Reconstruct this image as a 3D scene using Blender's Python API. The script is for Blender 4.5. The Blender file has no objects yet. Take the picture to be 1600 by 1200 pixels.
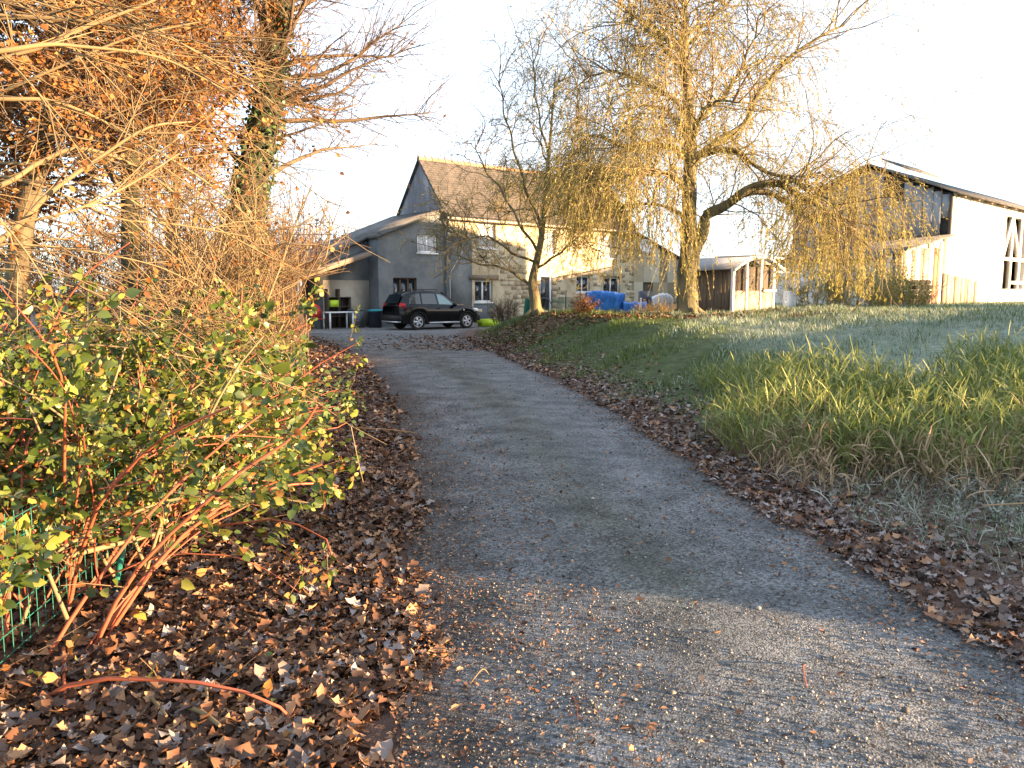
import bpy, math
import numpy as np
from mathutils import Vector, Matrix
R=np.random.default_rng(7)
SC=bpy.context.scene
COL=SC.collection
# ------------------------------------------------------------------ camera, sky, sun, exposure
PITCH=math.atan(145/1200.0); CAMZ=1.65
cam=bpy.data.cameras.new('camera'); camo=bpy.data.objects.new('camera',cam); COL.objects.link(camo)
cam.lens=27; cam.sensor_width=36; cam.clip_end=3000; cam.clip_start=.05
camo.location=(0,0,CAMZ); camo.rotation_euler=(math.pi/2-PITCH,0,0); SC.camera=camo
TANE=.085; ELEV=math.atan(TANE); U=np.array([.95,-.312]); VV=np.array([.312,.95])
world=bpy.data.worlds.new('World'); SC.world=world; world.use_nodes=True
wn=world.node_tree.nodes; sky=wn.new('ShaderNodeTexSky'); sky.sky_type='NISHITA'; sky.sun_disc=False
sky.sun_elevation=ELEV; sky.sun_rotation=math.atan2(U[0],U[1]); sky.air_density=.85; sky.dust_density=1.2; sky.ozone_density=1.8
veil=wn.new('ShaderNodeMix'); veil.data_type='RGBA'; veil.inputs[7].default_value=(1.50,1.66,1.92,1); tcw=wn.new('ShaderNodeTexCoord'); nw=wn.new('ShaderNodeTexNoise'); nw.inputs['Scale'].default_value=1.6; nw.inputs['Detail'].default_value=6
mw=wn.new('ShaderNodeMapping'); mw.inputs['Scale'].default_value=(1,1,3); rw_=wn.new('ShaderNodeMapRange'); rw_.inputs[1].default_value=.3; rw_.inputs[2].default_value=.7; rw_.inputs[3].default_value=.42; rw_.inputs[4].default_value=.85   # thin high cloud
WL=world.node_tree.links; WL.new(tcw.outputs['Generated'],mw.inputs[0]); WL.new(mw.outputs[0],nw.inputs['Vector']); WL.new(nw.outputs[0],rw_.inputs[0]); WL.new(rw_.outputs[0],veil.inputs[0]); WL.new(sky.outputs[0],veil.inputs[6])
world.node_tree.links.new(veil.outputs[2],wn['Background'].inputs[0]); wn['Background'].inputs[1].default_value=.15
sl=bpy.data.lights.new('sun','SUN'); so=bpy.data.objects.new('sun',sl); COL.objects.link(so)
sl.energy=5.0; sl.angle=math.radians(.5); sl.color=(1.0,.64,.34)
so.rotation_euler=Vector((U[0]*math.cos(ELEV),U[1]*math.cos(ELEV),math.sin(ELEV))).to_track_quat('Z','Y').to_euler()
SC.view_settings.view_transform='Standard'; SC.view_settings.look='None'; SC.view_settings.exposure=2.78; SC.view_settings.gamma=1
SC.view_settings.use_curve_mapping=False
SC.render.engine='CYCLES'; SC.cycles.max_bounces=6; SC.cycles.diffuse_bounces=3; SC.cycles.transparent_max_bounces=4
# ------------------------------------------------------------------ pixel (1600x1200) -> world helpers
cp,sp=math.cos(PITCH),math.sin(PITCH)
def P(px,py,Y):
    a=(600-py)/1200.0; r=np.array([(px-800)/1200.0, cp+a*sp, -sp+a*cp]); return np.array([0,0,CAMZ])+r*(Y/r[1])
def G(px,py,z=0.0):
    a=(600-py)/1200.0; r=np.array([(px-800)/1200.0, cp+a*sp, -sp+a*cp]); t=(z-CAMZ)/r[2]; return np.array([0,0,CAMZ])+r*t
def S(x): x=np.clip(x,0,1); return x*x*(3-2*x)
def wob(x,y,f=1.0,s=0):
    return (np.sin(x*1.7*f+1.3+s)*np.cos(y*1.3*f-.7+s*2)+.6*np.sin(x*3.9*f-y*2.7*f+2*s)+.4*np.cos(x*7.1*f+y*6.3*f+s))/2.0
# ------------------------------------------------------------------ object helpers
TRI=[0]
def linko(o,parent=None):
    COL.objects.link(o)
    if parent is not None:
        o.parent=parent
        if parent.parent is None: o.location=tuple(-v for v in parent.location)
    return o
class MB:
    def __init__(s): s.V=[]; s.F=[]; s.n=0
    def add(s,V,F):
        V=np.asarray(V,float).reshape(-1,3); s.V.append(V)
        if isinstance(F,np.ndarray): s.F.append(F+s.n)
        else:
            for k in set(len(f) for f in F): s.F.append(np.array([f for f in F if len(f)==k])+s.n)
        s.n+=len(V); return s
    def hexa(s,v): # 8 verts: bottom 4 ccw, top 4
        return s.add(v,np.array([[3,2,1,0],[4,5,6,7],[0,1,5,4],[1,2,6,5],[2,3,7,6],[3,0,4,7]]))
    def box(s,x0,x1,y0,y1,z0,z1): return s.hexa([[x0,y0,z0],[x1,y0,z0],[x1,y1,z0],[x0,y1,z0],[x0,y0,z1],[x1,y0,z1],[x1,y1,z1],[x0,y1,z1]])
    def bar(s,a,b,w,h=None,up=(0,0,1)):
        a=np.array(a,float);b=np.array(b,float);h=h or w; d=(b-a)/np.linalg.norm(b-a); up=np.array(up,float)
        if abs(d@up)>.97: up=np.array([1.,0,0])
        r=np.cross(d,up); r/=np.linalg.norm(r); u=np.cross(r,d); r=r*w/2;u=u*h/2
        return s.hexa([a-r-u,a+r-u,b+r-u,b-r-u,a-r+u,a+r+u,b+r+u,b-r+u])
    def prism(s,poly,vec):
        p=np.asarray(poly,float); n=len(p); V=np.vstack([p,p+np.asarray(vec,float)])
        F=[tuple(range(n))[::-1],tuple(range(n,2*n))]+[(i,(i+1)%n,n+(i+1)%n,n+i) for i in range(n)]
        return s.add(V,F)
    def tube(s,P_,r_,k=8,cap=True):
        P_=np.asarray(P_,float)[None]; r_=np.asarray(r_,float)*np.ones(P_.shape[1]); V,F=tubes(P_,r_[None],k); s.add(V,F)
        if cap:
            m=P_.shape[1]; s.add(V[-k:],[tuple(range(k))]); s.add(V[:k],[tuple(range(k))[::-1]])
        return s
    def lathe(s,c,ax,prof,k=16):  # prof [(r,h)], axis ax
        ax=np.array(ax,float); ax/=np.linalg.norm(ax); t=np.array([0,0,1.]) if abs(ax[2])<.9 else np.array([1.,0,0])
        a=np.cross(ax,t); a/=np.linalg.norm(a); b=np.cross(ax,a); th=np.arange(k)*2*math.pi/k
        V=[np.array(c)+ax*h+(a[None]*np.cos(th)[:,None]+b[None]*np.sin(th)[:,None])*r for r,h in prof]; V=np.vstack(V); F=[]
        for i in range(len(prof)-1):
            for j in range(k): F.append((i*k+j,i*k+(j+1)%k,(i+1)*k+(j+1)%k,(i+1)*k+j))
        if prof[0][0]>1e-4: F.append(tuple(range(k))[::-1])
        if prof[-1][0]>1e-4: F.append(tuple(range((len(prof)-1)*k,len(prof)*k)))
        return s.add(V,F)
    def build(s,name,mat,parent=None,smooth=False,kind=None,label=None,attr=None,origin=None):
        V=np.vstack(s.V)
        if origin is not None: V=V-np.array(origin)[None]
        me=bpy.data.meshes.new(name); me.vertices.add(len(V)); me.vertices.foreach_set('co',V.astype(np.float32).ravel())
        nl=sum(f.size for f in s.F); nf=sum(len(f) for f in s.F)
        me.loops.add(nl); me.loops.foreach_set('vertex_index',np.concatenate([f.ravel() for f in s.F]).astype(np.int32))
        me.polygons.add(nf); tot=np.concatenate([np.full(len(f),f.shape[1]) for f in s.F]); st=np.concatenate([[0],np.cumsum(tot)[:-1]])
        me.polygons.foreach_set('loop_start',st.astype(np.int32)); me.polygons.foreach_set('loop_total',tot.astype(np.int32))
        if smooth: me.polygons.foreach_set('use_smooth',np.ones(nf,bool))
        me.update(calc_edges=True)
        TRI[0]+=int((tot-2).sum())
        if attr is not None:
            ca=me.color_attributes.new('Col','FLOAT_COLOR','POINT'); ca.data.foreach_set('color',attr.astype(np.float32).ravel())
        me.materials.append(mat)
        o=bpy.data.objects.new(name,me)
        if kind: o['kind']=kind
        if label: o['label']=label
        if origin is not None and parent is None: o.location=tuple(origin)
        linko(o,parent); return o
def thing(name,label,cat,loc,group=None):
    o=bpy.data.objects.new(name,None); COL.objects.link(o); o.location=tuple(float(v) for v in loc); o.empty_display_size=.2
    o['label']=label; o['category']=cat
    if group: o['group']=group
    return o
def tag(o,label,cat,group=None):
    o['label']=label; o['category']=cat
    if group: o['group']=group
    return o
# ------------------------------------------------------------------ vegetation maths
def nrm(a): return a/np.maximum(np.linalg.norm(a,axis=-1,keepdims=True),1e-9)
def rnd(n): return nrm(R.normal(size=(n,3)))
def grow(P0,D,L,n,wig=.15,droop=0.0,z0=None):
    P0=np.asarray(P0,float); D=nrm(np.asarray(D,float)); M=len(P0); L=np.ones(M)*L; out=np.zeros((M,n,3)); out[:,0]=P0; p=P0.copy(); d=D.copy()
    dr=droop*np.ones(M)
    for i in range(1,n):
        d=d+R.normal(size=(M,3))*wig; d[:,2]-=dr; d=nrm(d); p=p+d*(L/(n-1))[:,None]
        if z0 is not None: p[:,2]=np.maximum(p[:,2],z0)
        out[:,i]=p
    return out
def tubes(Pm,Rm,k):
    M,N,_=Pm.shape; t=nrm(np.gradient(Pm,axis=1)); ref=np.tile(np.array([.31,.22,.93]),(M,1)); m=np.abs((t.mean(1)*ref).sum(1))>.8; ref[m]=[.9,-.4,.1]
    a=nrm(np.cross(t,ref[:,None,:])); b=np.cross(t,a); th=np.arange(k)*2*math.pi/k
    V=Pm[:,:,None,:]+(a[:,:,None,:]*np.cos(th)[None,None,:,None]+b[:,:,None,:]*np.sin(th)[None,None,:,None])*Rm[:,:,None,None]
    V=V.reshape(-1,3); base=(np.arange(M)*N*k)[:,None,None]; i=np.arange(N-1)[None,:,None]*k; j=np.arange(k)[None,None,:]; j2=(j+1)%k
    F=np.stack(np.broadcast_arrays(base+i+j,base+i+j2,base+i+k+j2,base+i+k+j),-1).reshape(-1,4); return V,F
def taper(M,N,r0,r1): return np.linspace(1,0,N)[None]*(np.ones(M)*r0)[:,None]+np.linspace(0,1,N)[None]*(np.ones(M)*r1)[:,None]
def at(Pm,idx,t):
    N=Pm.shape[1]; f=t*(N-1); i=np.minimum(f.astype(int),N-2); w=(f-i)[:,None]; a=Pm[idx,i]; b=Pm[idx,i+1]; return a*(1-w)+b*w, nrm(b-a)
def spawn(Pm,count,t0,t1,ang,up=0.0,idx=None,pw=1.0):
    M=len(Pm); idx=R.integers(0,M,count) if idx is None else idx; t=t0+(t1-t0)*R.random(len(idx))**pw
    p,d=at(Pm,idx,t); q=rnd(len(idx)); q=nrm(q-(q*d).sum(1,keepdims=True)*d); a=ang*(.7+.6*R.random(len(idx)))[:,None]
    nd=d*np.cos(a)+q*np.sin(a); nd[:,2]+=up; return p,nrm(nd),t,idx
def spline(pts,n):
    pts=np.asarray(pts,float); k=len(pts); u=np.linspace(0,k-1,n); i=np.clip(u.astype(int),0,k-2); w=(u-i)[:,None]
    pe=np.vstack([2*pts[0]-pts[1],pts,2*pts[-1]-pts[-2]]); p0,p1,p2,p3=pe[i],pe[i+1],pe[i+2],pe[i+3]
    return .5*((2*p1)+(-p0+p2)*w+(2*p0-5*p1+4*p2-p3)*w**2+(-p0+3*p1-3*p2+p3)*w**3)
def stamp(TV,TF,Pc,A,B,C,s):
    TV=np.asarray(TV,float); s=np.ones(len(Pc))*s
    V=Pc[:,None,:]+(TV[None,:,0,None]*A[:,None,:]+TV[None,:,1,None]*B[:,None,:]+TV[None,:,2,None]*C[:,None,:])*s[:,None,None]
    k=len(TV); TF=np.asarray(TF); F=(TF[None]+(np.arange(len(Pc))*k)[:,None,None]).reshape(-1,TF.shape[1]); return V.reshape(-1,3),F
def frames(D,flat=0.0):
    D=nrm(D); q=rnd(len(D))*(1-flat)+np.array([0,0,1.])*flat; c=nrm(q-(q*D).sum(1,keepdims=True)*D); return D,np.cross(c,D),c
LEAF=([[0,0,0],[.45,.28,.06],[1,0,-.06],[.45,-.28,.06]],[[0,1,2],[0,2,3]])
BROAD=([[0,0,0],[.25,.36,.07],[.65,.3,.05],[1,0,-.12],[.65,-.3,.05],[.25,-.36,.07],[.5,0,-.02]],[[0,1,6],[1,2,6],[2,3,6],[3,4,6],[4,5,6],[5,0,6]])
SLIM=([[0,0,0],[.5,.12,.02],[1,0,-.05],[.5,-.12,.02]],[[0,1,2],[0,2,3]])
OAK=([[0,0,0.12],[.2,.12,.06],[.3,.24,.13],[.42,.17,.05],[.62,.27,.13],[.74,.17,.04],[1,0.03,.10],[.74,-.16,.05],[.6,-.27,.20],[.42,-.17,.06],[.28,-.25,.16],[.2,-.12,.05]],
     [[0,1,11],[1,2,3],[1,3,9],[1,9,11],[11,9,10],[3,4,5],[3,5,7],[3,7,9],[9,7,8],[5,6,7]])
OAK2=([[a,b*1.15,c] for (a,b,_),c in zip(OAK[0],[.2,.12,.26,.14,.30,.16,-.10,.10,.26,.03,.16,.05])],OAK[1])
CURL=([[0,0,.05],[.3,.22,.2],[.7,.22,.22],[1,.02,.02],[.7,-.2,.1],[.3,-.22,.16],[.5,0,0]],[[0,1,6],[1,2,6],[2,3,6],[3,4,6],[4,5,6],[5,0,6]])
ROCK=([[1,0,0],[0,.9,.1],[-.9,.1,0],[0,-1,.05],[.1,.1,.7],[0,0,-.7]],[[0,1,4],[1,2,4],[2,3,4],[3,0,4],[1,0,5],[2,1,5],[3,2,5],[0,3,5]])
def leafset(mb,T,Pc,D,s,flat=.3):
    A,B,C=frames(D,flat); V,F=stamp(T[0],T[1],Pc,A,B,C,s); mb.add(V,F)
# ------------------------------------------------------------------ materials
def mat(name,c1,c2=None,scale=3.0,rough=.85,bump=0.0,bscale=None,island=None,c3=None,trans=0.0,spec=.3,metal=0.0,detail=6,coat=0,stretch=None,vcol=False,bdist=.02,ramp=(.35,.65)):
    m=bpy.data.materials.new(name); m.use_nodes=True; N=m.node_tree.nodes; L=m.node_tree.links; b=N['Principled BSDF']
    b.inputs['Roughness'].default_value=rough; b.inputs['Specular IOR Level'].default_value=spec; b.inputs['Metallic'].default_value=metal
    if coat: b.inputs['Coat Weight'].default_value=coat
    tc=N.new('ShaderNodeTexCoord'); vec=tc.outputs['Object']
    if stretch:
        mp=N.new('ShaderNodeMapping'); mp.inputs['Scale'].default_value=stretch; L.new(vec,mp.inputs[0]); vec=mp.outputs[0]
    no=N.new('ShaderNodeTexNoise'); no.inputs['Scale'].default_value=scale; no.inputs['Detail'].default_value=detail; no.inputs['Roughness'].default_value=.65; L.new(vec,no.inputs['Vector'])
    rp=N.new('ShaderNodeValToRGB'); rp.color_ramp.elements[0].position=ramp[0]; rp.color_ramp.elements[1].position=ramp[1]
    rp.color_ramp.elements[0].color=(*c1,1); rp.color_ramp.elements[1].color=(*(c2 or c1),1); col=rp.outputs[0]
    if island:
        ge=N.new('ShaderNodeNewGeometry'); mth=N.new('ShaderNodeMath'); mth.operation='MULTIPLY_ADD'; L.new(ge.outputs['Random Per Island'],mth.inputs[0]); mth.inputs[1].default_value=island
        ms=N.new('ShaderNodeMath'); ms.operation='MULTIPLY'; ms.inputs[1].default_value=1-island; L.new(no.outputs[0],ms.inputs[0]); L.new(ms.outputs[0],mth.inputs[2]); L.new(mth.outputs[0],rp.inputs[0])
        rp.color_ramp.elements[0].position=.12; rp.color_ramp.elements[1].position=.88
    else: L.new(no.outputs[0],rp.inputs[0])
    if c3:
        e=rp.color_ramp.elements.new(.5 if not island else .6); e.color=(*c3,1)
    if vcol:
        at_=N.new('ShaderNodeAttribute'); at_.attribute_name='Col'; mx=N.new('ShaderNodeMix'); mx.data_type='RGBA'; mx.blend_type='MULTIPLY'; mx.inputs[0].default_value=1
        L.new(at_.outputs['Color'],mx.inputs[6]); L.new(col,mx.inputs[7]); col=mx.outputs[2]
    L.new(col,b.inputs['Base Color'])
    if bump:
        n2=N.new('ShaderNodeTexNoise'); n2.inputs['Scale'].default_value=bscale or scale*4; n2.inputs['Detail'].default_value=5; L.new(vec,n2.inputs['Vector'])
        bp=N.new('ShaderNodeBump'); bp.inputs['Strength'].default_value=bump; bp.inputs['Distance'].default_value=bdist; L.new(n2.outputs[0],bp.inputs['Height']); L.new(bp.outputs[0],b.inputs['Normal'])
    if trans:
        tr=N.new('ShaderNodeBsdfTranslucent'); L.new(col,tr.inputs[0]); ms2=N.new('ShaderNodeMixShader'); ms2.inputs[0].default_value=trans
        L.new(b.outputs[0],ms2.inputs[1]); L.new(tr.outputs[0],ms2.inputs[2]); L.new(ms2.outputs[0],N['Material Output'].inputs[0])
    return m
M_ground=mat('ground',(.55,.55,.55),(1.3,1.3,1.3),scale=5,bump=1,bscale=30,bdist=.03,vcol=True,rough=.95,detail=10)
M_bark=mat('bark',(.07,.055,.035),(.17,.14,.09),scale=4,bump=1,bscale=14,bdist=.03,stretch=(1,1,.3),c3=(.11,.09,.055))
M_ivybark=mat('mossy_bark',(.014,.014,.011),(.05,.042,.028),scale=3,bump=1,bscale=10,bdist=.04,stretch=(1,1,.35),c3=(.026,.03,.013))
M_wtwig=mat('willow_twig',(.10,.075,.04),(.26,.20,.11),scale=2,island=.7)
M_willowbark=mat('willow_bark',(.08,.065,.04),(.22,.18,.11),scale=3,bump=1,bscale=9,bdist=.05,stretch=(1,1,.25),c3=(.13,.12,.06))
M_twig=mat('hazel_twig',(.075,.052,.028),(.27,.205,.105),scale=2,island=.7)
M_twigdark=mat('dark_twig',(.07,.05,.035),(.18,.13,.08),scale=2,island=.7)
M_twigor=mat('orange_twig',(.035,.024,.017),(.21,.145,.09),scale=2,island=.8,c3=(.10,.065,.042))
M_cane=mat('red_cane',(.26,.04,.025),(.40,.14,.07),scale=6,island=.5,rough=.5)
M_strand=mat('willow_strand',(.16,.12,.045),(.32,.25,.10),scale=2,island=.8)
M_wleaf=mat('willow_leaf',(.20,.19,.05),(.52,.44,.14),scale=2,island=.8,c3=(.36,.31,.08),trans=.35,rough=.6)
M_bleaf=mat('autumn_leaf',(.12,.05,.018),(.44,.23,.07),scale=1.5,island=.75,c3=(.29,.13,.035),trans=.35,rough=.6)
M_gleaf=mat('bramble_leaf',(.025,.05,.010),(.29,.28,.055),scale=3,island=.7,c3=(.09,.13,.022),trans=.25,rough=.4,spec=.5)
M_ivy=mat('ivy_leaf',(.025,.055,.02),(.10,.16,.05),scale=3,island=.7,c3=(.05,.09,.03),trans=.1,rough=.4,spec=.5)
M_litter=mat('litter_leaf',(.035,.019,.012),(.36,.20,.105),scale=3,island=.85,c3=(.14,.065,.033),rough=.7)
M_litfrost=mat('frosted_litter_leaf',(.08,.055,.045),(.30,.26,.245),scale=3,island=.8,c3=(.16,.125,.11),rough=.75)
M_road=mat('asphalt',(.062,.066,.069),(.205,.209,.212),scale=2.2,vcol=True,rough=.85,detail=15,ramp=(.3,.7),spec=.3)
M_grit=mat('road_grit',(.06,.06,.055),(.34,.31,.27),scale=6,island=.9,c3=(.15,.14,.125),rough=.7)
M_grass=mat('grass_blade',(.05,.10,.02),(.26,.30,.08),scale=.8,island=.5,c3=(.09,.13,.03),trans=.25,rough=.6)
M_frost=mat('frosted_grass_blade',(.12,.18,.11),(.42,.46,.38),scale=.8,island=.5,c3=(.28,.33,.26),trans=.15,rough=.7)
M_reed=mat('reed_blade',(.09,.13,.03),(.36,.36,.13),scale=1.5,island=.7,c3=(.19,.23,.06),trans=.3,rough=.5)
M_reedtan=mat('dead_reed_blade',(.20,.14,.08),(.46,.36,.24),scale=1.5,island=.7,c3=(.33,.24,.14),trans=.2)
# ------------------------------------------------------------------ road edges
_le=[G(*q) for q in [(560,1290),(600,1200),(625,1100),(640,1000),(645,900),(642,800),(638,740),(628,680),(612,630),(590,590),(560,560),(520,535),(470,522)]]
_re=[G(*q) for q in [(1900,1220),(1720,1110),(1590,1030),(1400,915),(1250,830),(1130,755),(1050,700),(960,640),(885,600),(810,568),(748,540),(725,526),(735,516)]]
ly=np.array([-40,-2]+[p[1] for p in _le]+[60.]); lx=np.array([-8.,-.75]+[p[0] for p in _le]+[-12.]); 
ry=np.array([-40,-2]+[p[1] for p in _re]+[60.]); rx=np.array([10.,3.3]+[p[0] for p in _re]+[12.])
o_=np.argsort(ly); ly,lx=ly[o_],lx[o_]; o_=np.argsort(ry); ry,rx=ry[o_],rx[o_]
def XL(y): return np.interp(y,ly,lx)
def XR(y): return np.interp(y,ry,rx)
def T(x,y):
    x=np.asarray(x,float); y=np.asarray(y,float); dr=x-XR(y)
    A=np.interp(y,[0,5,8,14,20,23,28,31,34,38,60,400],[.12,.14,.2,.55,.88,.92,.85,.75,.55,.3,.3,.6])
    B=np.interp(y,[0,5,8,14,20,60,400],[.12,.2,.35,.75,1.0,1.0,1.0]); k=S((x-7)/4); A=A*(1-k)+B*k
    W=np.interp(y,[0,8,14,22,30,36],[5,5,4.6,3.8,2.6,3.5])
    z=A*S(dr/W)+.03*wob(x,y,.8)*S(dr/1.5)
    dl=XL(y)-x; z=z-.22*S((dl-1.2)/2.5)*S((24-y)/4)+.03*wob(x,y,1.3,2)*S(dl/1)
    return z
# ground sheet
def axis(dense0,dense1,step,lim0,lim1,g=1.14):
    a=list(np.arange(dense0,dense1,step)); s=step; v=dense1
    while v<lim1: a.append(v); s*=g; v+=s
    a.append(lim1); s=step; v=dense0-step; b=[]
    while v>lim0: b.append(v); s*=g; v-=s
    b.append(lim0); return np.array(b[::-1]+a)
gx=axis(-8,16,.16,-600,700); gy=axis(0,34,.18,-300,900)
X,Y=np.meshgrid(gx,gy,indexing='ij'); Z=T(X,Y)
inroad=S((X-XL(Y))/.25-.4)*S((XR(Y)-X)/.25-.4); Z=Z-.05*inroad*(Y<30)-.0*X
dr=X-XR(Y); dl=XL(Y)-X
litc=np.array([.10,.06,.045]); grs=np.array([.06,.085,.03]); fro=np.array([.24,.29,.24]); dirt=np.array([.085,.06,.045]); yard=np.array([.17,.165,.16])
w_far=S((np.hypot(X,Y)-60)/60)
col=np.zeros(X.shape+(3,)); col[:]=grs; nr_=(S((9-Y)/2)*S((4.2-dr)/1.5))[...,None]; col=col*(1-nr_)+litc*1.1*nr_
fw=S((dr-3)/3+.6*wob(X,Y,.5))*S((X-3)/3); col=col*(1-.6*fw[...,None])+fro*.6*fw[...,None]
lw=np.maximum(S((1.2-dr)/1.0+.5*wob(X,Y,1.1,1)),S((Y-21)/4)*S((X+2)/4)*S((10-X)/4)*S((31-Y)/3)*.8)*(dr>-1)
col=col*(1-lw[...,None])+litc*1.2*lw[...,None]
k=S((dl+.2)/.3)[...,None]; col=col*(1-k)+litc*k
k=(S((-7-X)/4)*S((Y-0)/6))[...,None]; col=col*(1-k)+(grs*.8+litc*.3)*k
k=(S((Y-26)/3)*S((X+14)/3)*S((.3-dr)/1.2)+S((Y-33.5)/1.5)*S((9-X)/2)*S((60-Y)/5)*.7).clip(0,1)[...,None]; col=col*(1-k)+yard*k
col=col*(1-w_far[...,None])+grs*1.1*w_far[...,None]
mb=MB(); V=np.stack([X,Y,Z],-1).reshape(-1,3); nx,ny=X.shape; I=(np.arange(nx-1)[:,None]*ny+np.arange(ny-1)[None]).ravel()
mb.add(V,np.stack([I,I+ny,I+ny+1,I+1],-1)); mb.build('ground',M_ground,smooth=True,kind='structure',attr=np.concatenate([col.reshape(-1,3),np.ones((nx*ny,1))],1))
# road sheet
ys=np.concatenate([np.linspace(-30,.5,40),np.arange(.6,9,.05),np.arange(9,20,.12),np.arange(20,30.5,.25)]); tt=np.linspace(0,1,70)
yy=np.repeat(ys[:,None],70,1); xl=XL(yy)+.10*wob(yy,yy*0+3,2.3,1)+.04*wob(yy,yy*.7,9,1); xr=XR(yy)+.08*wob(yy,yy*0+5,2.1,4)+.04*wob(yy,yy,8,3)
xx=xl+(xr-xl)*tt[None]; zz=.006+.03*np.sin(tt*math.pi)[None]-.008*np.exp(-((tt-.28)/.1)**2)[None]-.008*np.exp(-((tt-.75)/.1)**2)[None]+.004*wob(xx,yy,2)
rough_=wob(xx,yy,.7,5); cen=np.exp(-((tt[None]-.5-.03*wob(yy,yy,.5))/.13)**2); edge=np.exp(-(np.maximum(tt[None]-.03*wob(xx,yy,3,2)-.05*wob(xx,yy,1.1,2)-.03,0)/.13)**2)+np.exp(-((1-tt[None]+.02*wob(xx,yy,4))/.05)**2)
c=np.ones(xx.shape+(3,))*np.array([1.0,1.04,1.06]); moss=(cen*(.55+.5*np.clip(wob(xx,yy,1.1,8),0,1))*S((yy-2)/3)*S((26-yy)/8))[...,None]; c=c*(1-moss)+np.array([.56,.58,.44])*moss
e=(edge*.8).clip(0,.85)[...,None]; c=c*(1-e)+np.array([.42,.34,.29])*e
far=S((yy-15)/8)[...,None]*(.5+.4*np.clip(wob(xx,yy,1.5,3),-1,1))[...,None]; c=c*(1-far)+np.array([.80,.66,.56])*far
mb=MB(); I=(np.arange(len(ys)-1)[:,None]*70+np.arange(69)[None]).ravel(); mb.add(np.stack([xx,yy,zz],-1).reshape(-1,3),np.stack([I,I+1,I+71,I+70],-1))
road=mb.build('road',M_road,smooth=True,kind='structure',attr=np.concatenate([c.reshape(-1,3),np.ones((xx.size,1))],1))
nt=M_road.node_tree; N=nt.nodes; L=nt.links; tc=N.new('ShaderNodeTexCoord'); vo=N.new('ShaderNodeTexVoronoi'); vo.inputs['Scale'].default_value=95; L.new(tc.outputs['Object'],vo.inputs['Vector'])
n3=N.new('ShaderNodeTexNoise'); n3.inputs['Scale'].default_value=19; n3.inputs['Detail'].default_value=9; n3.inputs['Roughness'].default_value=.75; L.new(tc.outputs['Object'],n3.inputs['Vector'])
ad=N.new('ShaderNodeMath'); ad.operation='MULTIPLY_ADD'; ad.inputs[1].default_value=-.75; L.new(vo.outputs['Distance'],ad.inputs[0]); L.new(n3.outputs[0],ad.inputs[2])
vc=N.new('ShaderNodeTexVoronoi'); vc.inputs['Scale'].default_value=70; L.new(tc.outputs['Object'],vc.inputs['Vector']); vr=N.new('ShaderNodeMapRange'); vr.inputs[3].default_value=.45; vr.inputs[4].default_value=1.75
sx=N.new('ShaderNodeSeparateColor'); L.new(vc.outputs['Color'],sx.inputs[0]); L.new(sx.outputs[0],vr.inputs[0]); mv=N.new('ShaderNodeVectorMath'); mv.operation='SCALE'; bc=N['Principled BSDF'].inputs['Base Color']; L.new(bc.links[0].from_socket,mv.inputs[0]); L.new(vr.outputs[0],mv.inputs['Scale']); L.new(mv.outputs[0],bc)
bp=N.new('ShaderNodeBump'); bp.inputs['Strength'].default_value=1; bp.inputs['Distance'].default_value=.02; L.new(ad.outputs[0],bp.inputs['Height']); L.new(bp.outputs[0],N['Principled BSDF'].inputs['Normal'])
# yard sheet of loose gravel in front of the house
M_yard=mat('gravel_yard',(.11,.105,.10),(.24,.23,.22),scale=6,bump=1,bscale=25,bdist=.03,detail=10)
# ------------------------------------------------------------------ ground scatters (stuff)
def grounded(x,y,off=0.0):
    z=T(x,y); ins=(x>XL(y))&(x<XR(y))&(y<30); t=np.clip((x-XL(y))/(XR(y)-XL(y)),0,1); z=np.where(ins,.006+.03*np.sin(t*math.pi),z); return np.stack([x,y,z+off],-1)
def upframes(n,tilt):
    c=nrm(np.array([0,0,1.])[None]+R.normal(size=(n,3))*tilt); a=R.normal(size=(n,3)); a=nrm(a-(a*c).sum(1,keepdims=True)*c); return a,np.cross(c,a),c
def ysamp(n,y0,y1,p=1.6): # denser near
    u=R.random(n); return y0+(y1-y0)*u**p
# gravel grit near the camera
n=38000; y=ysamp(n,1.2,6.5,1.3); t=R.random(n); x=XL(y)+(XR(y)-XL(y))*t
keep=(np.abs(x/y)<.8)&(R.random(n)<(.6+.6*wob(x,y,1.6))); x,y=x[keep],y[keep]; a,b,c_=upframes(len(x),.35)
mb=MB(); sz=R.lognormal(math.log(.0036),.5,len(x)); V,F=stamp(*ROCK,grounded(x,y,.001),a,b,c_,sz); mb.add(V,F); mb.build('road_grit',M_grit,kind='stuff')
# leaf litter
def litter(name,material,n,region,size,y0,y1,p=1.5,Tm=(OAK,OAK2),off=.004):
    y=ysamp(n,y0,y1,p); x=region(y); ok=np.abs(x/np.maximum(y,.5))<.85; x,y=x[ok],y[ok]; mb=MB(); h=len(x)//2
    for Tk,sl_ in zip(Tm,(slice(0,h),slice(h,None))):
        xs,ys_=x[sl_],y[sl_]; a,b,c_=upframes(len(xs),.34); s_=size*(.6+.8*R.random(len(xs))); V,F=stamp(*Tk,grounded(xs,ys_,off)+np.stack([0*xs,0*xs,R.random(len(xs))*.022],-1),a,b,c_,s_); mb.add(V,F)
    return mb.build(name,material,kind='stuff',smooth=True)
left=lambda y: XL(y)+.04+.16*wob(y*0+1,y,2.2)+.10*wob(y,y,6.0,2)-np.abs(R.normal(size=len(y)))**.9*1.25*np.interp(y,[1,6,30],[.9,1.1,1.6])
litter('leaf_litter',M_litter,16500,left,.072,1.3,9)
litter('leaf_litter',M_litfrost,4200,left,.075,1.3,9)
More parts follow.
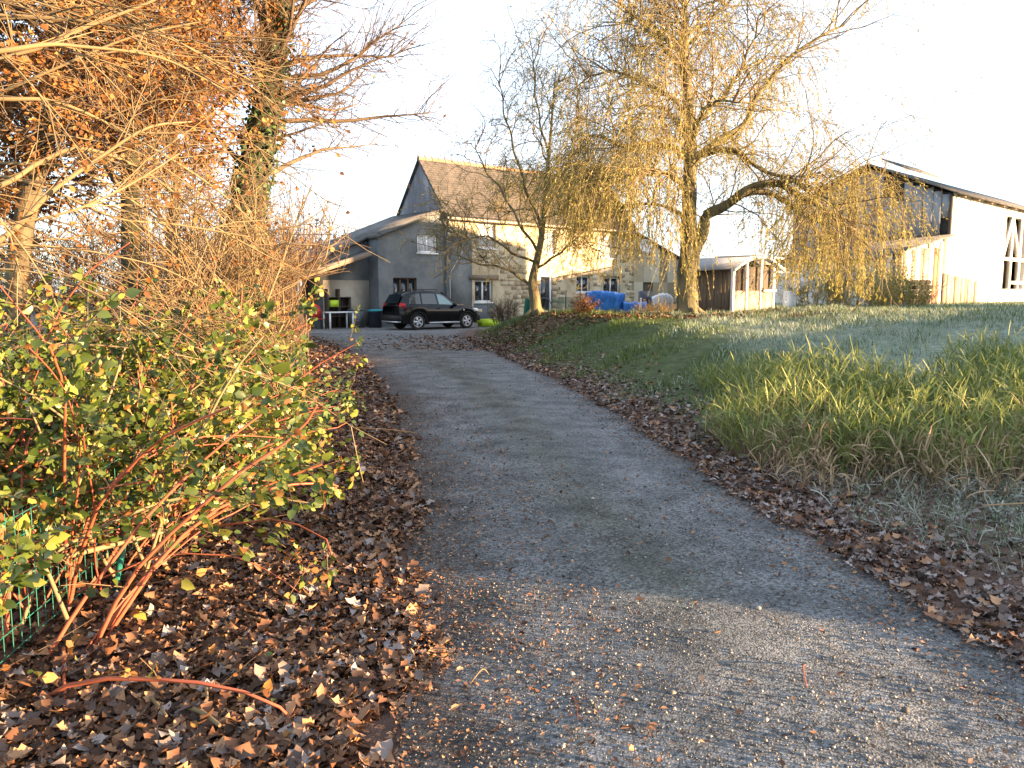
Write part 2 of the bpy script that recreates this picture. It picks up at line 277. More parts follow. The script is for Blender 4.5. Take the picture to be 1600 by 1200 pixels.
litter('leaf_litter',M_litter,9000,left,.04,1.3,8,1.4,(LEAF,CURL))
litter('leaf_litter',M_litter,7500,lambda y:XL(y)+1.0*R.random(len(y))**2.0,.022,1.3,12,1.3,(LEAF,CURL),.003)
litter('leaf_litter',M_litter,9000,left,.085,8,28,1.2,(LEAF,CURL))
litter('leaf_litter',M_litfrost,3000,left,.085,8,28,1.2,(LEAF,CURL))
right=lambda y: XR(y)-.06+.10*wob(y*0+2,y,2.0)+.08*wob(y,y,6.0,5)+np.abs(R.normal(size=len(y)))**1.0*.62*np.interp(y,[1,5,9,14,30],[.8,.8,.9,1.3,1.5])
litter('leaf_litter',M_litter,1500,right,.075,2.5,11,1.1)
litter('leaf_litter',M_litfrost,2400,right,.065,2.5,11,1.1)
litter('leaf_litter',M_litfrost,3500,right,.08,10,27,1.1,(LEAF,CURL))
litter('leaf_litter',M_litter,2400,right,.08,10,27,1.1,(LEAF,CURL))
litter('leaf_litter',M_litter,9000,lambda y:-1+R.normal(size=len(y))*2.5+R.random(len(y))*9,.10,21,28,1.0,(LEAF,CURL))
litter('leaf_litter',M_litter,1500,lambda y:XL(y)+(XR(y)-XL(y))*R.random(len(y))**1.3,.035,1.8,26,1.2,(LEAF,CURL),.0)
litter('leaf_litter',M_bleaf,500,left,.05,1.3,5)
litter('leaf_litter',M_litter,3000,lambda y:XR(y)-.5*R.random(len(y))**2.0,.025,2.3,14,1.2,(LEAF,CURL),.003)
litter('leaf_litter',M_litfrost,3200,lambda y:XR(y)+.2+3.0*R.random(len(y))**1.3,.055,3,9,1.0)
# grass on bank and field
def blades(name,material,x,y,h,w,lean,seg=2):
    n=len(x); p=grounded(x,y,-.01); th=R.random(n)*2*math.pi; d=np.stack([np.cos(th),np.sin(th),0*th],-1); sd=np.stack([-np.sin(th),np.cos(th),0*th],-1)*(w*(.6+.8*R.random(n)))[:,None]
    h=h*(.5+R.random(n)); ln=lean*(.3+1.2*R.random(n)); rows=[]
    for i in range(seg+1):
        t=i/seg; c=p+d*(ln*h*t**1.8)[:,None]; c[:,2]+=h*t*(1-.35*ln*t); 
        wv=(1-t)**.7
        if i<seg: rows+= [c-sd*wv/2,c+sd*wv/2]
        else: rows.append(c)
    V=np.stack(rows,1).reshape(-1,3); k=2*seg+1; F=[]
    F3=[[2*seg-2,2*seg-1,2*seg]]; F4=[[2*i,2*i+1,2*i+3,2*i+2] for i in range(seg-1)]; b=(np.arange(n)*k)[:,None,None]
    mb=MB(); mb.add(V,(np.array(F3)[None]+b).reshape(-1,3)); 
    if F4: mb.F.append((np.array(F4)[None]+b).reshape(-1,4))
    return mb.build(name,material,kind='stuff')
n=95000; y=7+R.random(n)**.9*22; x=XR(y)+R.random(n)**.8*14; dr_=x-XR(y)
leafy=(y>20.5)&(y<27.5)&(x<9)&(wob(x,y,.6,2)>-.3); ok=(dr_>.35+.5*wob(x,y,1.3))&(wob(x,y,1.2,6)>-.55+.25*(y<16))&~(leafy&(R.random(n)<.75)); x,y=x[ok],y[ok]
fr=S((x-XR(y)-2)/3.5+.7*wob(x,y,.5)-.1)*S((x-2)/3)+.55*np.exp(-((y-10.5)/2.5)**2); isf=R.random(len(x))<np.clip(fr,0,.85)
sc=np.interp(y,[6,30],[.8,1.5])*(.75+.9*np.clip(wob(x,y,1.3,4)+.1,-.4,1))
blades('grass',M_grass,x[~isf],y[~isf],(.11*sc)[~isf],(.012*sc)[~isf],.5)
blades('frosted_grass',M_frost,x[isf],y[isf],(.10*sc)[isf],(.013*sc)[isf],.6)
n=32000; y=18+R.random(n)*26; x=6+R.random(n)*28; ok=(x/y<.85)&(x>3+0*y); x,y=x[ok],y[ok]; isf=R.random(len(x))<.55
blades('grass',M_grass,x[~isf],y[~isf],.16,.022,.5); blades('frosted_grass',M_frost,x[isf],y[isf],.15,.022,.6)
# ------------------------------------------------------------------ building materials
M_render=mat('grey_render',(.095,.108,.12),(.18,.195,.205),scale=.9,bump=.6,bscale=12,detail=9,c3=(.135,.15,.16),rough=.95)
M_block=mat('beige_block',(.34,.31,.25),(.46,.43,.36),scale=1.2,bump=.4,bscale=12)
M_plaster=mat('old_lime_plaster',(.33,.26,.16),(.58,.50,.35),scale=1.0,bump=.8,bscale=9,detail=10,c3=(.46,.39,.27),rough=.95)
M_stone=mat('rubble_stone',(.20,.15,.09),(.56,.49,.37),scale=2,island=.75,bump=.6,bscale=14,c3=(.40,.33,.22),rough=.95)
M_gable=mat('slate_hung_gable',(.12,.12,.14),(.34,.35,.38),scale=1.1,bump=.5,bscale=14,detail=9,stretch=(1,1,.35),c3=(.18,.18,.20))
M_roof=mat('slate_roof',(.038,.037,.037),(.095,.086,.080),scale=2.5,bump=.8,bscale=10,detail=9,rough=.8)
M_roofdark=mat('fibre_cement_roof',(.055,.055,.055),(.13,.125,.115),scale=1.5,bump=.5,bscale=8)
M_ridge=mat('clay_ridge',(.22,.12,.07),(.38,.24,.15),scale=4,island=.5)
M_white=mat('white_frame',(.74,.75,.76),(.82,.82,.82),scale=2,rough=.4)
M_brown=mat('brown_frame',(.07,.04,.025),(.12,.07,.045),scale=4,rough=.6)
M_glass=mat('window_glass',(.015,.02,.025),rough=.06,spec=.8)
M_curtain=mat('net_curtain',(.35,.37,.40),(.6,.62,.64),scale=4,stretch=(6,6,1))
M_wood=mat('weathered_wood',(.10,.08,.06),(.26,.21,.16),scale=3,island=.4,bump=.5,bscale=14,stretch=(1,1,.2))
M_darkwood=mat('dark_wood',(.035,.03,.025),(.11,.09,.07),scale=3,island=.5,bump=.5,bscale=14,stretch=(1,1,.2))
M_gutter=mat('zinc_gutter',(.30,.25,.20),(.42,.35,.28),scale=4,rough=.5,metal=.2)
M_pipe=mat('grey_pipe',(.10,.11,.13),(.16,.17,.19),scale=4,rough=.5)
M_barnwall=mat('white_barn_render',(.58,.54,.46),(.80,.78,.72),scale=.8,bump=.5,bscale=7,detail=9,rough=.95)
M_sheet=mat('grey_sheet',(.16,.18,.20),(.40,.42,.43),scale=1.2,island=.6,bump=.3,bscale=6,stretch=(1,1,.2),c3=(.26,.28,.30))
M_rust=mat('rusty_sheet',(.16,.06,.03),(.42,.20,.12),scale=3,island=.4,c3=(.30,.13,.08))
M_dark=mat('dark_interior',(.02,.017,.015),(.04,.035,.03),scale=3)  # near-black colour painted in for unlit depth behind openings
M_bluetarp=mat('blue_tarp',(.02,.13,.50),(.05,.28,.78),scale=2,rough=.45,bump=.6,bscale=6,bdist=.05)
M_whiteplastic=mat('white_plastic',(.62,.63,.66),(.80,.80,.80),scale=3,rough=.4,bump=.4,bscale=5,bdist=.05)
M_green=mat('green_plastic',(.02,.12,.09),(.04,.20,.14),scale=3,rough=.5)
M_lime=mat('lime_plastic',(.42,.62,.03),(.50,.70,.05),scale=3,rough=.5)
M_red=mat('red_plastic',(.45,.03,.04),(.5,.05,.05),scale=3,rough=.5)
M_teal=mat('teal_lid',(.03,.25,.28),(.04,.3,.33),scale=3,rough=.5)
M_bindark=mat('dark_bin',(.02,.025,.04),(.04,.045,.06),scale=3,rough=.5)
M_wire=mat('green_wire',(.01,.12,.09),(.02,.16,.12),scale=3,rough=.5)
class Fr: # wall frame: s along, o outward, z up
    def __init__(s,c,d,flip=1): s.c=np.array([c[0],c[1],0.]); d=np.array([d[0],d[1],0.]); s.d=d/np.linalg.norm(d); s.n=np.array([s.d[1],-s.d[0],0.])*flip
    def __call__(s,a,o,z): return s.c+s.d*a+s.n*o+np.array([0,0,z])
    def box(s,mb,a0,a1,o0,o1,z0,z1): return mb.hexa([s(a0,o1,z0),s(a1,o1,z0),s(a1,o0,z0),s(a0,o0,z0),s(a0,o1,z1),s(a1,o1,z1),s(a1,o0,z1),s(a0,o0,z1)])
    def hit(s,px,py): # pixel -> (s,z) on the plane o=0
        r=P(px,py,10)-np.array([0,0,CAMZ]); c0=np.array([0,0,CAMZ]); t=((s.c-c0)[:2]@s.n[:2])/(r[:2]@s.n[:2]); p=c0+r*t; return (p-s.c)@s.d, p[2]
def wall(mb,f,a0,a1,z0,top,openings=(),o=0.0,depth=.25):
    """front skin with openings and reveals; top is a function of a"""
    As=sorted(set([a0,a1]+[q for w in openings for q in w[:2]]+list(np.linspace(a0,a1,9)))); As=[a for a in As if a0<=a<=a1]
    Zs=sorted(set([z0]+[q for w in openings for q in w[2:4]]))
    for i in range(len(As)-1):
        a,b=As[i],As[i+1]; m=(a+b)/2
        for j in range(len(Zs)):
            lo=Zs[j]; last=j==len(Zs)-1; hi=None if last else Zs[j+1]
            if any(w[0]-1e-6<=m<=w[1]+1e-6 and w[2]-1e-6<=lo and lo<w[3]-1e-6 for w in openings): continue
            mb.add([f(a,o,lo),f(b,o,lo),f(b,o,top(b) if last else hi),f(a,o,top(a) if last else hi)],[(0,1,2,3)])
    for w in openings:
        x0,x1,y0,y1=w[:4]
        for q in ([(x0,y0),(x0,y1)],[(x0,y1),(x1,y1)],[(x1,y1),(x1,y0)],[(x1,y0),(x0,y0)]):
            mb.add([f(q[0][0],o,q[0][1]),f(q[1][0],o,q[1][1]),f(q[1][0],o-depth,q[1][1]),f(q[0][0],o-depth,q[0][1])],[(0,1,2,3)])
def window(root,f,a0,a1,z0,z1,m,o=-.10,leaves=2,pane=None,name='window',sill=True,w=.07):
    mb=MB(); f.box(mb,a0,a1,o-.06,o,z1-w,z1); f.box(mb,a0,a1,o-.06,o,z0,z0+w); f.box(mb,a0,a0+w,o-.062,o+.002,z0+w,z1-w); f.box(mb,a1-w,a1,o-.062,o+.002,z0+w,z1-w)
    for i in range(1,leaves): c=a0+(a1-a0)*i/leaves; f.box(mb,c-w*.6,c+w*.6,o-.062,o+.004,z0+w,z1-w)
    fr=mb.build(name,m,root); 
    for i in range(leaves):
        q0=a0+(a1-a0)*i/leaves; q1=a0+(a1-a0)*(i+1)/leaves; mb=MB(); f.box(mb,q0+.03,q1-.03,o-.045,o-.03,z0+.03,z1-.03); mb.build('pane',pane or M_glass,fr)
    if sill: mb=MB(); f.box(mb,a0-.06,a1+.06,-.12,.06,z0-.07,z0-.002); mb.build('sill',m,fr)
    return fr
HF=Fr((-3.26,38),(.778,.628))
GZ=-.1; EAVE=CAMZ+122/1200*38
def zl(f,px,py): return f.hit(px,py)
def rect(f,px0,py0,px1,py1):
    a0,z1=f.hit(px0,py0); a1,z0=f.hit(px1,py1); _,z1b=f.hit(px1,py0); _,z0b=f.hit(px0,py1); return [a0,a1,(z0+z0b)/2,(z1+z1b)/2]
# ---- farmhouse
HL=13.4; HD=4.4; APX=CAMZ+197/1200*39.7
house=thing('farmhouse','long two-storey stone farmhouse with steep slate roof, beside the parked car','house',HF(0,0,0))
wins=dict(w1=rect(HF,747,349,775,388),w2=rect(HF,742,438,770,472),w3=rect(HF,901,431,922,457),w4=rect(HF,943,433,969,458),w5=rect(HF,935,368,958,403),w6=rect(HF,851,360,868,397),door=rect(HF,844,430,862,500))
wins['door'][2]=.1
mb=MB(); wall(mb,HF,0,HL,GZ,lambda a:EAVE,[tuple(v) for v in wins.values()])
# back, right gable
mb.add([HF(0,-HD,GZ),HF(HL,-HD,GZ),HF(HL,-HD,EAVE),HF(0,-HD,EAVE)],[(3,2,1,0)])
mb.add([HF(HL,0,GZ),HF(HL,-HD,GZ),HF(HL,-HD,EAVE),HF(HL,-HD/2,APX-.08),HF(HL,0,EAVE)],[(0,1,2,3,4)])
mb.build('wall',M_plaster,house)
mb=MB(); mb.add([HF(0,0,GZ),HF(0,0,EAVE),HF(0,-HD/2,APX-.08),HF(0,-HD,EAVE),HF(0,-HD,GZ)],[(0,1,2,3,4)]); mb.build('gable',M_gable,house)
for sgn,lab in ((1,None),(-1,None)):
    mb=MB(); zo=lambda t:EAVE+(APX-EAVE)*t
    e0=HF(-.12,.28,EAVE-.30); 
    A=[(-.12,.28 if sgn>0 else -HD-.28),(HL+.12,.28 if sgn>0 else -HD-.28)]
    ez=EAVE-.28*(APX-EAVE)/(HD/2)
    q=[HF(A[0][0],A[0][1],ez),HF(A[1][0],A[1][1],ez),HF(HL+.12,-HD/2,APX),HF(-.12,-HD/2,APX)]
    th=np.array([0,0,.12]); 
    rf=mb.hexa(q+[v+th for v in q]).build('roof',M_roof,house)
    if sgn>0:
        RF=rf; mb=MB(); n_=HF.n*math.sin(math.atan2(APX-EAVE,HD/2))+np.array([0,0,math.cos(math.atan2(APX-EAVE,HD/2))])
        # slate courses: small overlapping steps, every slate a quad of its own
        rows=24; up=(q[3]-q[0])/rows
        for i in range(rows):
            a=-.1-.15*(i%2)
            while a<HL+.1:
                b=min(a+.30,HL+.12); a_=max(a,-.12); l=.008+.012*R.random(); base=q[0]+up*i+HF.d*(a_+.12)+th; w_=HF.d*(b-a_-.012)
                mb.add([base+n_*(.022+l),base+w_+n_*(.022+l),base+w_+up*1.02+n_*.003,base+up*1.02+n_*.003,base,base+w_],[(0,1,2,3),(4,5,1,0)]); a=b if b>=HL+.1 else a+.30
        sl_=mb.build('slates',M_roof,rf,kind='stuff')
mb=MB()
for i in range(34):
    a=-.1+i*(HL+.2)/34; p0=HF(a,-HD/2,APX+.10); p1=HF(a+.37,-HD/2,APX+.10); mb.tube([p0,p1],[.13,.12],8); f0=p0+np.array([0,0,.12]); mb.bar(f0,f0+np.array([0,0,.10+.05*R.random()]),.05)
mb.build('ridge_tiles',M_ridge,RF,kind='stuff')
# chimney
mb=MB(); cc=HL-.55; HF.box(mb,cc-.55,cc+.55,-HD/2-.35,-HD/2+.35,APX-.5,APX+.85); HF.box(mb,cc-.62,cc+.62,-HD/2-.42,-HD/2+.42,APX+.85,APX+.98); ch=mb.build('chimney',M_stone,RF)
mb=MB(); mb.lathe(HF(cc,-HD/2,APX+.98),(0,0,1),[(.14,0),(.12,.3),(.15,.32)],10); 
# gutter + downpipe + cable
mb=MB(); mb.tube([HF(-.1,.36,EAVE-.36),HF(HL+.1,.36,EAVE-.42)],[.075,.075],8); mb.build('gutter',M_gutter,house)
mb=MB(); mb.tube([HF(.02,.33,EAVE-.38),HF(.02,.12,EAVE-.8),HF(.02,.12,GZ)],[.06]*3,8); mb.build('downpipe',M_pipe,house)
mb=MB(); mb.tube([HF(.2,.1,GZ),HF(.22,.06,2.5),HF(1.0,.05,3.6)],[.015]*3,5); mb.build('cable',M_white,house)
for k_,v in wins.items():
    if k_=='door': continue
    window(house,HF,*v,M_white,o=-.14,leaves=2,pane=M_curtain if k_ in('w1','w5','w6') else M_glass,w=.075)
d=wins['door']; mb=MB(); w=.08; HF.box(mb,d[0],d[0]+w,-.2,-.05,d[2],d[3]); HF.box(mb,d[1]-w,d[1],-.2,-.05,d[2],d[3]); HF.box(mb,d[0]+w,d[1]-w,-.2,-.05,d[3]-w,d[3]); HF.box(mb,d[0]+w,d[1]-w,-.18,-.1,d[2],d[2]+.5); dr_o=mb.build('door',M_white,house)
mb=MB(); HF.box(mb,d[0]+w,d[1]-w,-.16,-.13,d[2]+.5,d[3]-w); mb.build('pane',M_glass,dr_o)
mb=MB(); HF.box(mb,d[1]-w-.06,d[1]-w-.03,-.1,-.04,1.1,1.25); mb.build('handle',M_pipe,dr_o)
# lintels
for k_ in ('w2','w4','w3'):
    v=wins[k_]; mb=MB(); HF.box(mb,v[0]-.35,v[1]+(.35 if k_!='w3' else .2),-.1,.05,v[3]+.02,v[3]+.27); mb.build('lintel',M_wood if k_=='w2' else M_stone,house)
v=wins['w2']; mb=MB(); HF.box(mb,v[0]-.08,v[1]+.08,-.1,.02,GZ,v[2]-.08); mb.build('render_patch',M_render,house)
mb=MB(); HF.box(mb,.0,1.6+0.0,-.05,.012,GZ,EAVE-1.2); mb.build('render_patch',M_render,house)
# rubble stones proud of the plaster
mb=MB(); pts=[]
a=1.7; z=GZ
while z<EAVE-.5:
    h=.15+.1*R.random(); a=1.65+.2*R.random()
    while a<HL-.1:
        w_=.2+.3*R.random()
        inside=any(v[0]-.12<a+w_ and a<v[1]+.12 and v[2]-.25<z+h and z<v[3]+.35 for v in wins.values())
        if not inside and R.random()<np.clip(.75-.1*z+.35*math.sin(a*1.3+z),.12,.9):
            o1=.012+.03*R.random(); j=R.random(8)*.04
            mb.hexa([HF(a+j[0],o1,z+j[1]),HF(a+w_-j[2],o1,z+j[3]),HF(a+w_,-.02,z),HF(a,-.02,z),HF(a+j[4],o1,z+h-j[5]),HF(a+w_-j[6],o1,z+h-j[7]),HF(a+w_,-.02,z+h),HF(a,-.02,z+h)])
        a+=w_+.02
    z+=h+.02
mb.build('rubble_stones',M_stone,house,kind='stuff')
for (a_,side) in ((d[0],-1),(d[1],1)):   # dressed stones either side of the door
    z=.1
    for i in range(7):
        ww=.32+.14*(i%2); mb=MB(); x0,x1=(a_-ww,a_-.01) if side<0 else (a_+.01,a_+ww); HF.box(mb,x0,x1,-.05,.045,z,z+.30); mb.build('stone',M_stone,house); z+=.315
# near-black block painted in for the darkness inside
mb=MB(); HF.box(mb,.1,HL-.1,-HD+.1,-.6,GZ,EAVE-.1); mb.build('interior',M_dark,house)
# ---- rendered extension to the left
ext=thing('lean_to_extension','grey cement-rendered lean-to with sloping roof, behind the black car','house extension',HF(-2,0,0))
a590,_=HF.hit(590,372); ext_top=lambda a: EAVE+.02+(a)*((EAVE-HF.hit(590,372)[1])/(-a590)); 
e1=rect(HF,652,367,683,395); e2=rect(HF,614,434,652,490); e2[2]=.9
mb=MB(); wall(mb,HF,a590,-.003,GZ,ext_top,[tuple(e1),tuple(e2)],o=.004)
ED=4.6; lt=ext_top(a590); mb.add([HF(a590,.004,GZ),HF(a590,.004,lt),HF(a590,-ED,lt),HF(a590,-ED,GZ)],[(0,1,2,3)]); mb.add([HF(a590,-ED,GZ),HF(0,-ED,GZ),HF(0,-ED,ext_top(0)),HF(a590,-ED,lt)],[(0,1,2,3)])
mb.build('wall',M_render,ext)
# left low wing, one metre back
a520,_=HF.hit(505,405); mb=MB(); low=lt-1.55; bk=-.9
q=[HF(a590-.01,bk,GZ),HF(a590-2.4,bk,GZ),HF(a590-2.4,bk,ext_top(a590-2.4)-.05),HF(a590-.01,bk,ext_top(a590)-.05)]
mb.hexa([q[1],q[0],HF(a590-.01,-3,GZ),HF(a590-2.4,-3,GZ),q[2],q[3],HF(a590-.01,-3,ext_top(a590)-.05),HF(a590-2.4,-3,ext_top(a590-2.4)-.05)]); mb.build('side_wall',M_render,ext)
mb=MB(); HF.box(mb,a590-2.35,a590-.012,bk,bk+.03,GZ,2.15); mb.build('block_wall',M_block,ext)
# roof of extension: verge follows the slope
mb=MB(); aL=a590-5.2
def slab(f,mb,a0,a1,o0,o1,top,th=.12): return mb.hexa([f(a0,o1,top(a0)),f(a1,o1,top(a1)),f(a1,o0,top(a1)),f(a0,o0,top(a0)),f(a0,o1,top(a0)+th),f(a1,o1,top(a1)+th),f(a1,o0,top(a1)+th),f(a0,o0,top(a0)+th)])
slab(HF,mb,a590-.1,-.13,-ED-.2,.18,ext_top,.13); mb.build('roof',M_roofdark,ext)
mb=MB(); slab(HF,mb,aL,a590-.11,-ED-.2,bk+.15,ext_top,.10); mb.build('roof',M_roofdark,ext)
window(ext,HF,*e1,M_white,o=-.08,leaves=2,pane=M_curtain,w=.08)
window(ext,HF,*e2,M_brown,o=-.10,leaves=3,w=.06)
# ---- carport
cz=lambda px,py:HF.hit(px,py)
c0,z0_=cz(578,392); c1,z1_=cz(470,428); slope=(z0_-z1_)/(c0-c1); ctop=lambda a:z0_+(a-c0)*slope
cp_=thing('carport','low open-fronted carport with sloping roof, full of furniture, left of the grey lean-to','carport',HF(c0-3,0,0))
mb=MB(); slab(HF,mb,c1-2.5,c0,bk-.02,.15,lambda a:ctop(a)-.08,.07); mb.build('roof',M_roofdark,cp_)
mb=MB(); q=[(c1-2.5),c0]; mb.hexa([HF(q[0],.20,ctop(q[0])-.22),HF(q[1],.20,ctop(q[1])-.22),HF(q[1],.155,ctop(q[1])-.22),HF(q[0],.155,ctop(q[0])-.22),HF(q[0],.20,ctop(q[0])+.0),HF(q[1],.20,ctop(q[1])+.0),HF(q[1],.155,ctop(q[1])+.0),HF(q[0],.155,ctop(q[0])+.0)]); mb.build('fascia',M_wood,cp_)
mb=MB(); slab(HF,mb,c1-2.5,a590-2.41,-4.5,bk-.03,lambda a:ctop(a)-.08,.07); mb.build('roof',M_roofdark,cp_)
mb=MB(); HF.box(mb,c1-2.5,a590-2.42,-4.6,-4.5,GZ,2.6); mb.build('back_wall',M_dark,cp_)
for a_ in (c0-4.3,c1-2.3):
    mb=MB(); HF.box(mb,a_,a_+.12,-.0,.12,GZ,ctop(a_)-.12); mb.build('post',M_darkwood,cp_)
def inport(px,py,o): # ground point in carport at depth of plane offset o
    f2=Fr(HF(0,o,0),HF.d); a,z=f2.hit(px,py); return a
# table
ta=inport(535,480,.3); tb=thing('white_table','white plastic table standing under the carport edge','table',HF(ta,.3,0))
mb=MB(); HF.box(mb,ta-.75,ta+.45,-.15,.55,.70,.75); mb.build('table_top',M_white,tb)
for i,(u_,v_) in enumerate(((-.7,-.1),(.4,-.1),(-.7,.5),(.4,.5))):
    mb=MB(); HF.box(mb,ta+u_-.03,ta+u_+.03,v_-.03,v_+.03,0,.698); mb.build('leg',M_white,tb)
bn=thing('dark_bin','dark plastic bin with teal lid, beside the white table','bin',HF(a590-.35,.35,0)); c_=HF(a590-.40,.35,0)
mb=MB(); mb.lathe(c_,(0,0,1),[(.28,0),(.34,.72),(.36,.74)],14); mb.build('bin_body',M_bindark,bn); mb=MB(); mb.lathe(c_+np.array([0,0,.742]),(0,0,1),[(.37,0),(.37,.06),(.1,.10),(0,.10)],14); mb.build('lid',M_teal,bn)
bx=MB(); f0=(a590-1.35,a590-.8); 
cr=thing('storage_box','pale box with a lid between the white table and the dark bin','box',HF(a590-1.1,-.2,0)); HF.box(bx,f0[0],f0[1],-.5,.0,0,.78); bx.build('body',M_render,cr); bx=MB(); HF.box(bx,f0[0]-.02,f0[1]+.02,-.52,.02,.782,.86); bx.build('lid',M_pipe,cr)
shf=thing('dark_cabinet','dark wooden cabinet against the carport wall, holding a green box','cabinet',HF(a590-1.7,bk+.3,0)); mb=MB(); s0=a590-2.3
for a_ in (s0,s0+.55,s0+1.1): HF.box(mb,a_,a_+.04,bk+.04,bk+.42,0,1.75 if a_<s0+1 else 1.4)
mb.build('side_panel',M_darkwood,shf)
for z in (.5,.92,1.36): mb=MB(); HF.box(mb,s0+.045,s0+1.095,bk+.05,bk+.41,z,z+.03); mb.build('shelf',M_darkwood,shf)
mb=MB(); HF.box(mb,s0+.045,s0+1.095,bk+.035,bk+.045,0,1.38); mb.build('back_panel',M_darkwood,shf)
gb=MB(); HF.box(gb,s0+.1,s0+.5,bk+.1,bk+.45,.952,1.25); o=gb.build('green_box',M_lime,None); tag(o,'lime green box on the shelf of the dark cabinet','box')
# red chair
ca=inport(497,465,.1); rc=thing('red_chair','red moulded chair with rounded back at the left end of the carport','chair',HF(ca,.1,0))
mb=MB(); HF.box(mb,ca-.22,ca+.22,-.12,.32,.43,.46); mb.build('seat',M_red,rc)
pr=[HF(ca-.2,-.13,.47),HF(ca+.2,-.13,.47),HF(ca+.26,-.2,.75),HF(ca+.2,-.26,1.0),HF(ca,-.28,1.08),HF(ca-.2,-.26,1.0),HF(ca-.26,-.2,.75)]; mb=MB(); mb.prism(pr,HF.n*.03); mb.build('backrest',M_red,rc)
for u_,v_ in ((-.18,-.08),(.18,-.08),(-.18,.28),(.18,.28)): mb=MB(); mb.bar(HF(ca+u_,v_,.429),HF(ca+u_*1.15,v_*1.1,0),.03); mb.build('leg',M_bindark,rc)
# ---- annex to the right of the farmhouse
AL=6.2; an=thing('stone_annex','low stone annex with falling roofline at the right end of the farmhouse','outbuilding',HF(HL+3,0,0))
at_top=lambda a: EAVE-.15-(a-HL)*.34
mb=MB(); wall(mb,HF,HL+.004,HL+AL,GZ,at_top,[(HL+1.6,HL+2.5,.3,2.2)],o=-.5)
mb.add([HF(HL+AL,-.5,GZ),HF(HL+AL,-HD,GZ),HF(HL+AL,-HD,at_top(HL+AL)),HF(HL+AL,-.5,at_top(HL+AL))],[(0,1,2,3)]); mb.build('wall',M_stone,an)
mb=MB(); slab(HF,mb,HL+.13,HL+AL+.2,-HD-.2,-.3,lambda a:at_top(a)+.005,.12); mb.build('roof',M_roof,an)
mb=MB(); HF.box(mb,HL+1.62,HL+2.48,-.66,-.6,.3,2.2); mb.build('door',M_darkwood,an)
dc,dz=HF.hit(1010,385); ds=thing('satellite_dish','white satellite dish fixed high on the stone annex','satellite dish',HF(dc,-.5,dz))
cdir=nrm(HF.n*.9+np.array([-.25,-.3,.25])); cpt=HF(dc,-.05,dz); mb=MB(); mb.lathe(cpt,cdir,[(0.0,-.07),(.25,-.04),(.42,.05),(.44,.06),(.42,.075),(.25,-.02),(0,-.05)],20); mb.build('dish',M_whiteplastic,ds)
mb=MB(); mb.tube([HF(dc,-.5,dz),cpt-cdir*.08],[.03,.03],6); mb.tube([cpt-np.array([0,0,.4]),cpt+cdir*.45-np.array([0,0,.1])],[.015,.015],5); mb.build('arm',M_pipe,ds)
# ------------------------------------------------------------------ car
M_paint=mat('black_car_paint',(.003,.0035,.005),rough=.22,spec=.35)
M_trim=mat('black_trim',(.012,.012,.013),rough=.6); M_tyre=mat('tyre_rubber',(.02,.02,.02),(.05,.045,.04),scale=9,rough=.9)
M_alloy=mat('alloy_rim',(.55,.56,.58),rough=.3,metal=.7); M_carglass=mat('car_glass',(.012,.018,.022),rough=.04,spec=.9); M_lightglass=mat('pale_car_glass',(.16,.26,.27),rough=.08,spec=.9)
M_tail=mat('red_lamp',(.45,.01,.015),rough=.2); M_head=mat('clear_lamp',(.7,.72,.75),rough=.15); M_plate=mat('number_plate',(.75,.6,.1),rough=.5)
wr=P(653,514,33); cdv=np.array([.80,.60,0]); cr_=np.array([.60,-.80,0])  # heading, car's right (towards the camera)
r0=np.array([wr[0],wr[1],0]) ; cx0=r0-cr_*.80  # centre line at the rear axle
zc=float(T(cx0[0],cx0[1]))+.0
def C_(x,y,z): return cx0+cdv*x+cr_*y+np.array([0,0,z+zc])
car=thing('parked_car','black compact SUV with alloy wheels parked in front of the grey lean-to','car',C_(1.2,0,0))
xs=np.array([-.86,-.84,-.80,-.7,-.55,-.40,-.38,-.30,-.2,-.1,0,.1,.2,.30,.38,.40,.6,.9,1.2,1.45,1.6,1.8,2.0,2.10,2.12,2.2,2.3,2.4,2.5,2.6,2.7,2.8,2.88,2.90,3.05,3.2,3.28])
belt=np.interp(xs,[-.86,-.6,0,1.8,2.4,3.0,3.2,3.28],[.98,1.06,1.06,1.03,1.02,.93,.80,.62])
roofz=np.interp(xs,[-.86,-.80,-.62,-.45,.0,.6,1.1,1.35,1.6,1.95,2.3,2.7,3.1,3.28],[1.02,1.10,1.44,1.60,1.665,1.68,1.655,1.58,1.42,1.17,1.09,1.03,.92,.64])
hw=np.interp(xs,[-.86,-.7,0,2.2,2.9,3.2,3.28],[.76,.84,.87,.87,.83,.72,.60]); rw=np.interp(xs,[-.86,-.5,0,1.1,1.9,2.4,3.28],[.62,.60,.63,.62,.70,.74,.50])
def arch(x,c): 
    d_=abs(x-c); return math.sqrt(max(0,.40**2-d_**2))+.34 if d_<.40 else 0
bot=np.array([max(.27 if -.75<x<3.1 else .36,arch(x,0),arch(x,2.5)) for x in xs])
sec=[]
for i,x in enumerate(xs):
    b=bot[i]; be=max(belt[i],b+.05); rz=max(roofz[i],be+.01); m=(b+be)/2
    half=[(hw[i]-.02,b),(hw[i]+.012,b+(be-b)*.35),(hw[i]+.012,b+(be-b)*.65),(hw[i]-.02,be),(hw[i]-.05,be+.012),(rw[i]+.02,rz-.07 if rz-be>.1 else rz-.005),(rw[i]-.06,rz-.015 if rz-be>.1 else rz-.002),(rw[i]*.5,rz+.005),(0,rz+.01)]
    sec.append([C_(x,y,z) for y,z in half]+[C_(x,-y,z) for y,z in half[-2::-1]])
k_=len(sec[0]); V=np.vstack(sec); F=[(i*k_+j,(i+1)*k_+j,(i+1)*k_+j+1,i*k_+j+1) for i in range(len(xs)-1) for j in range(k_-1)]
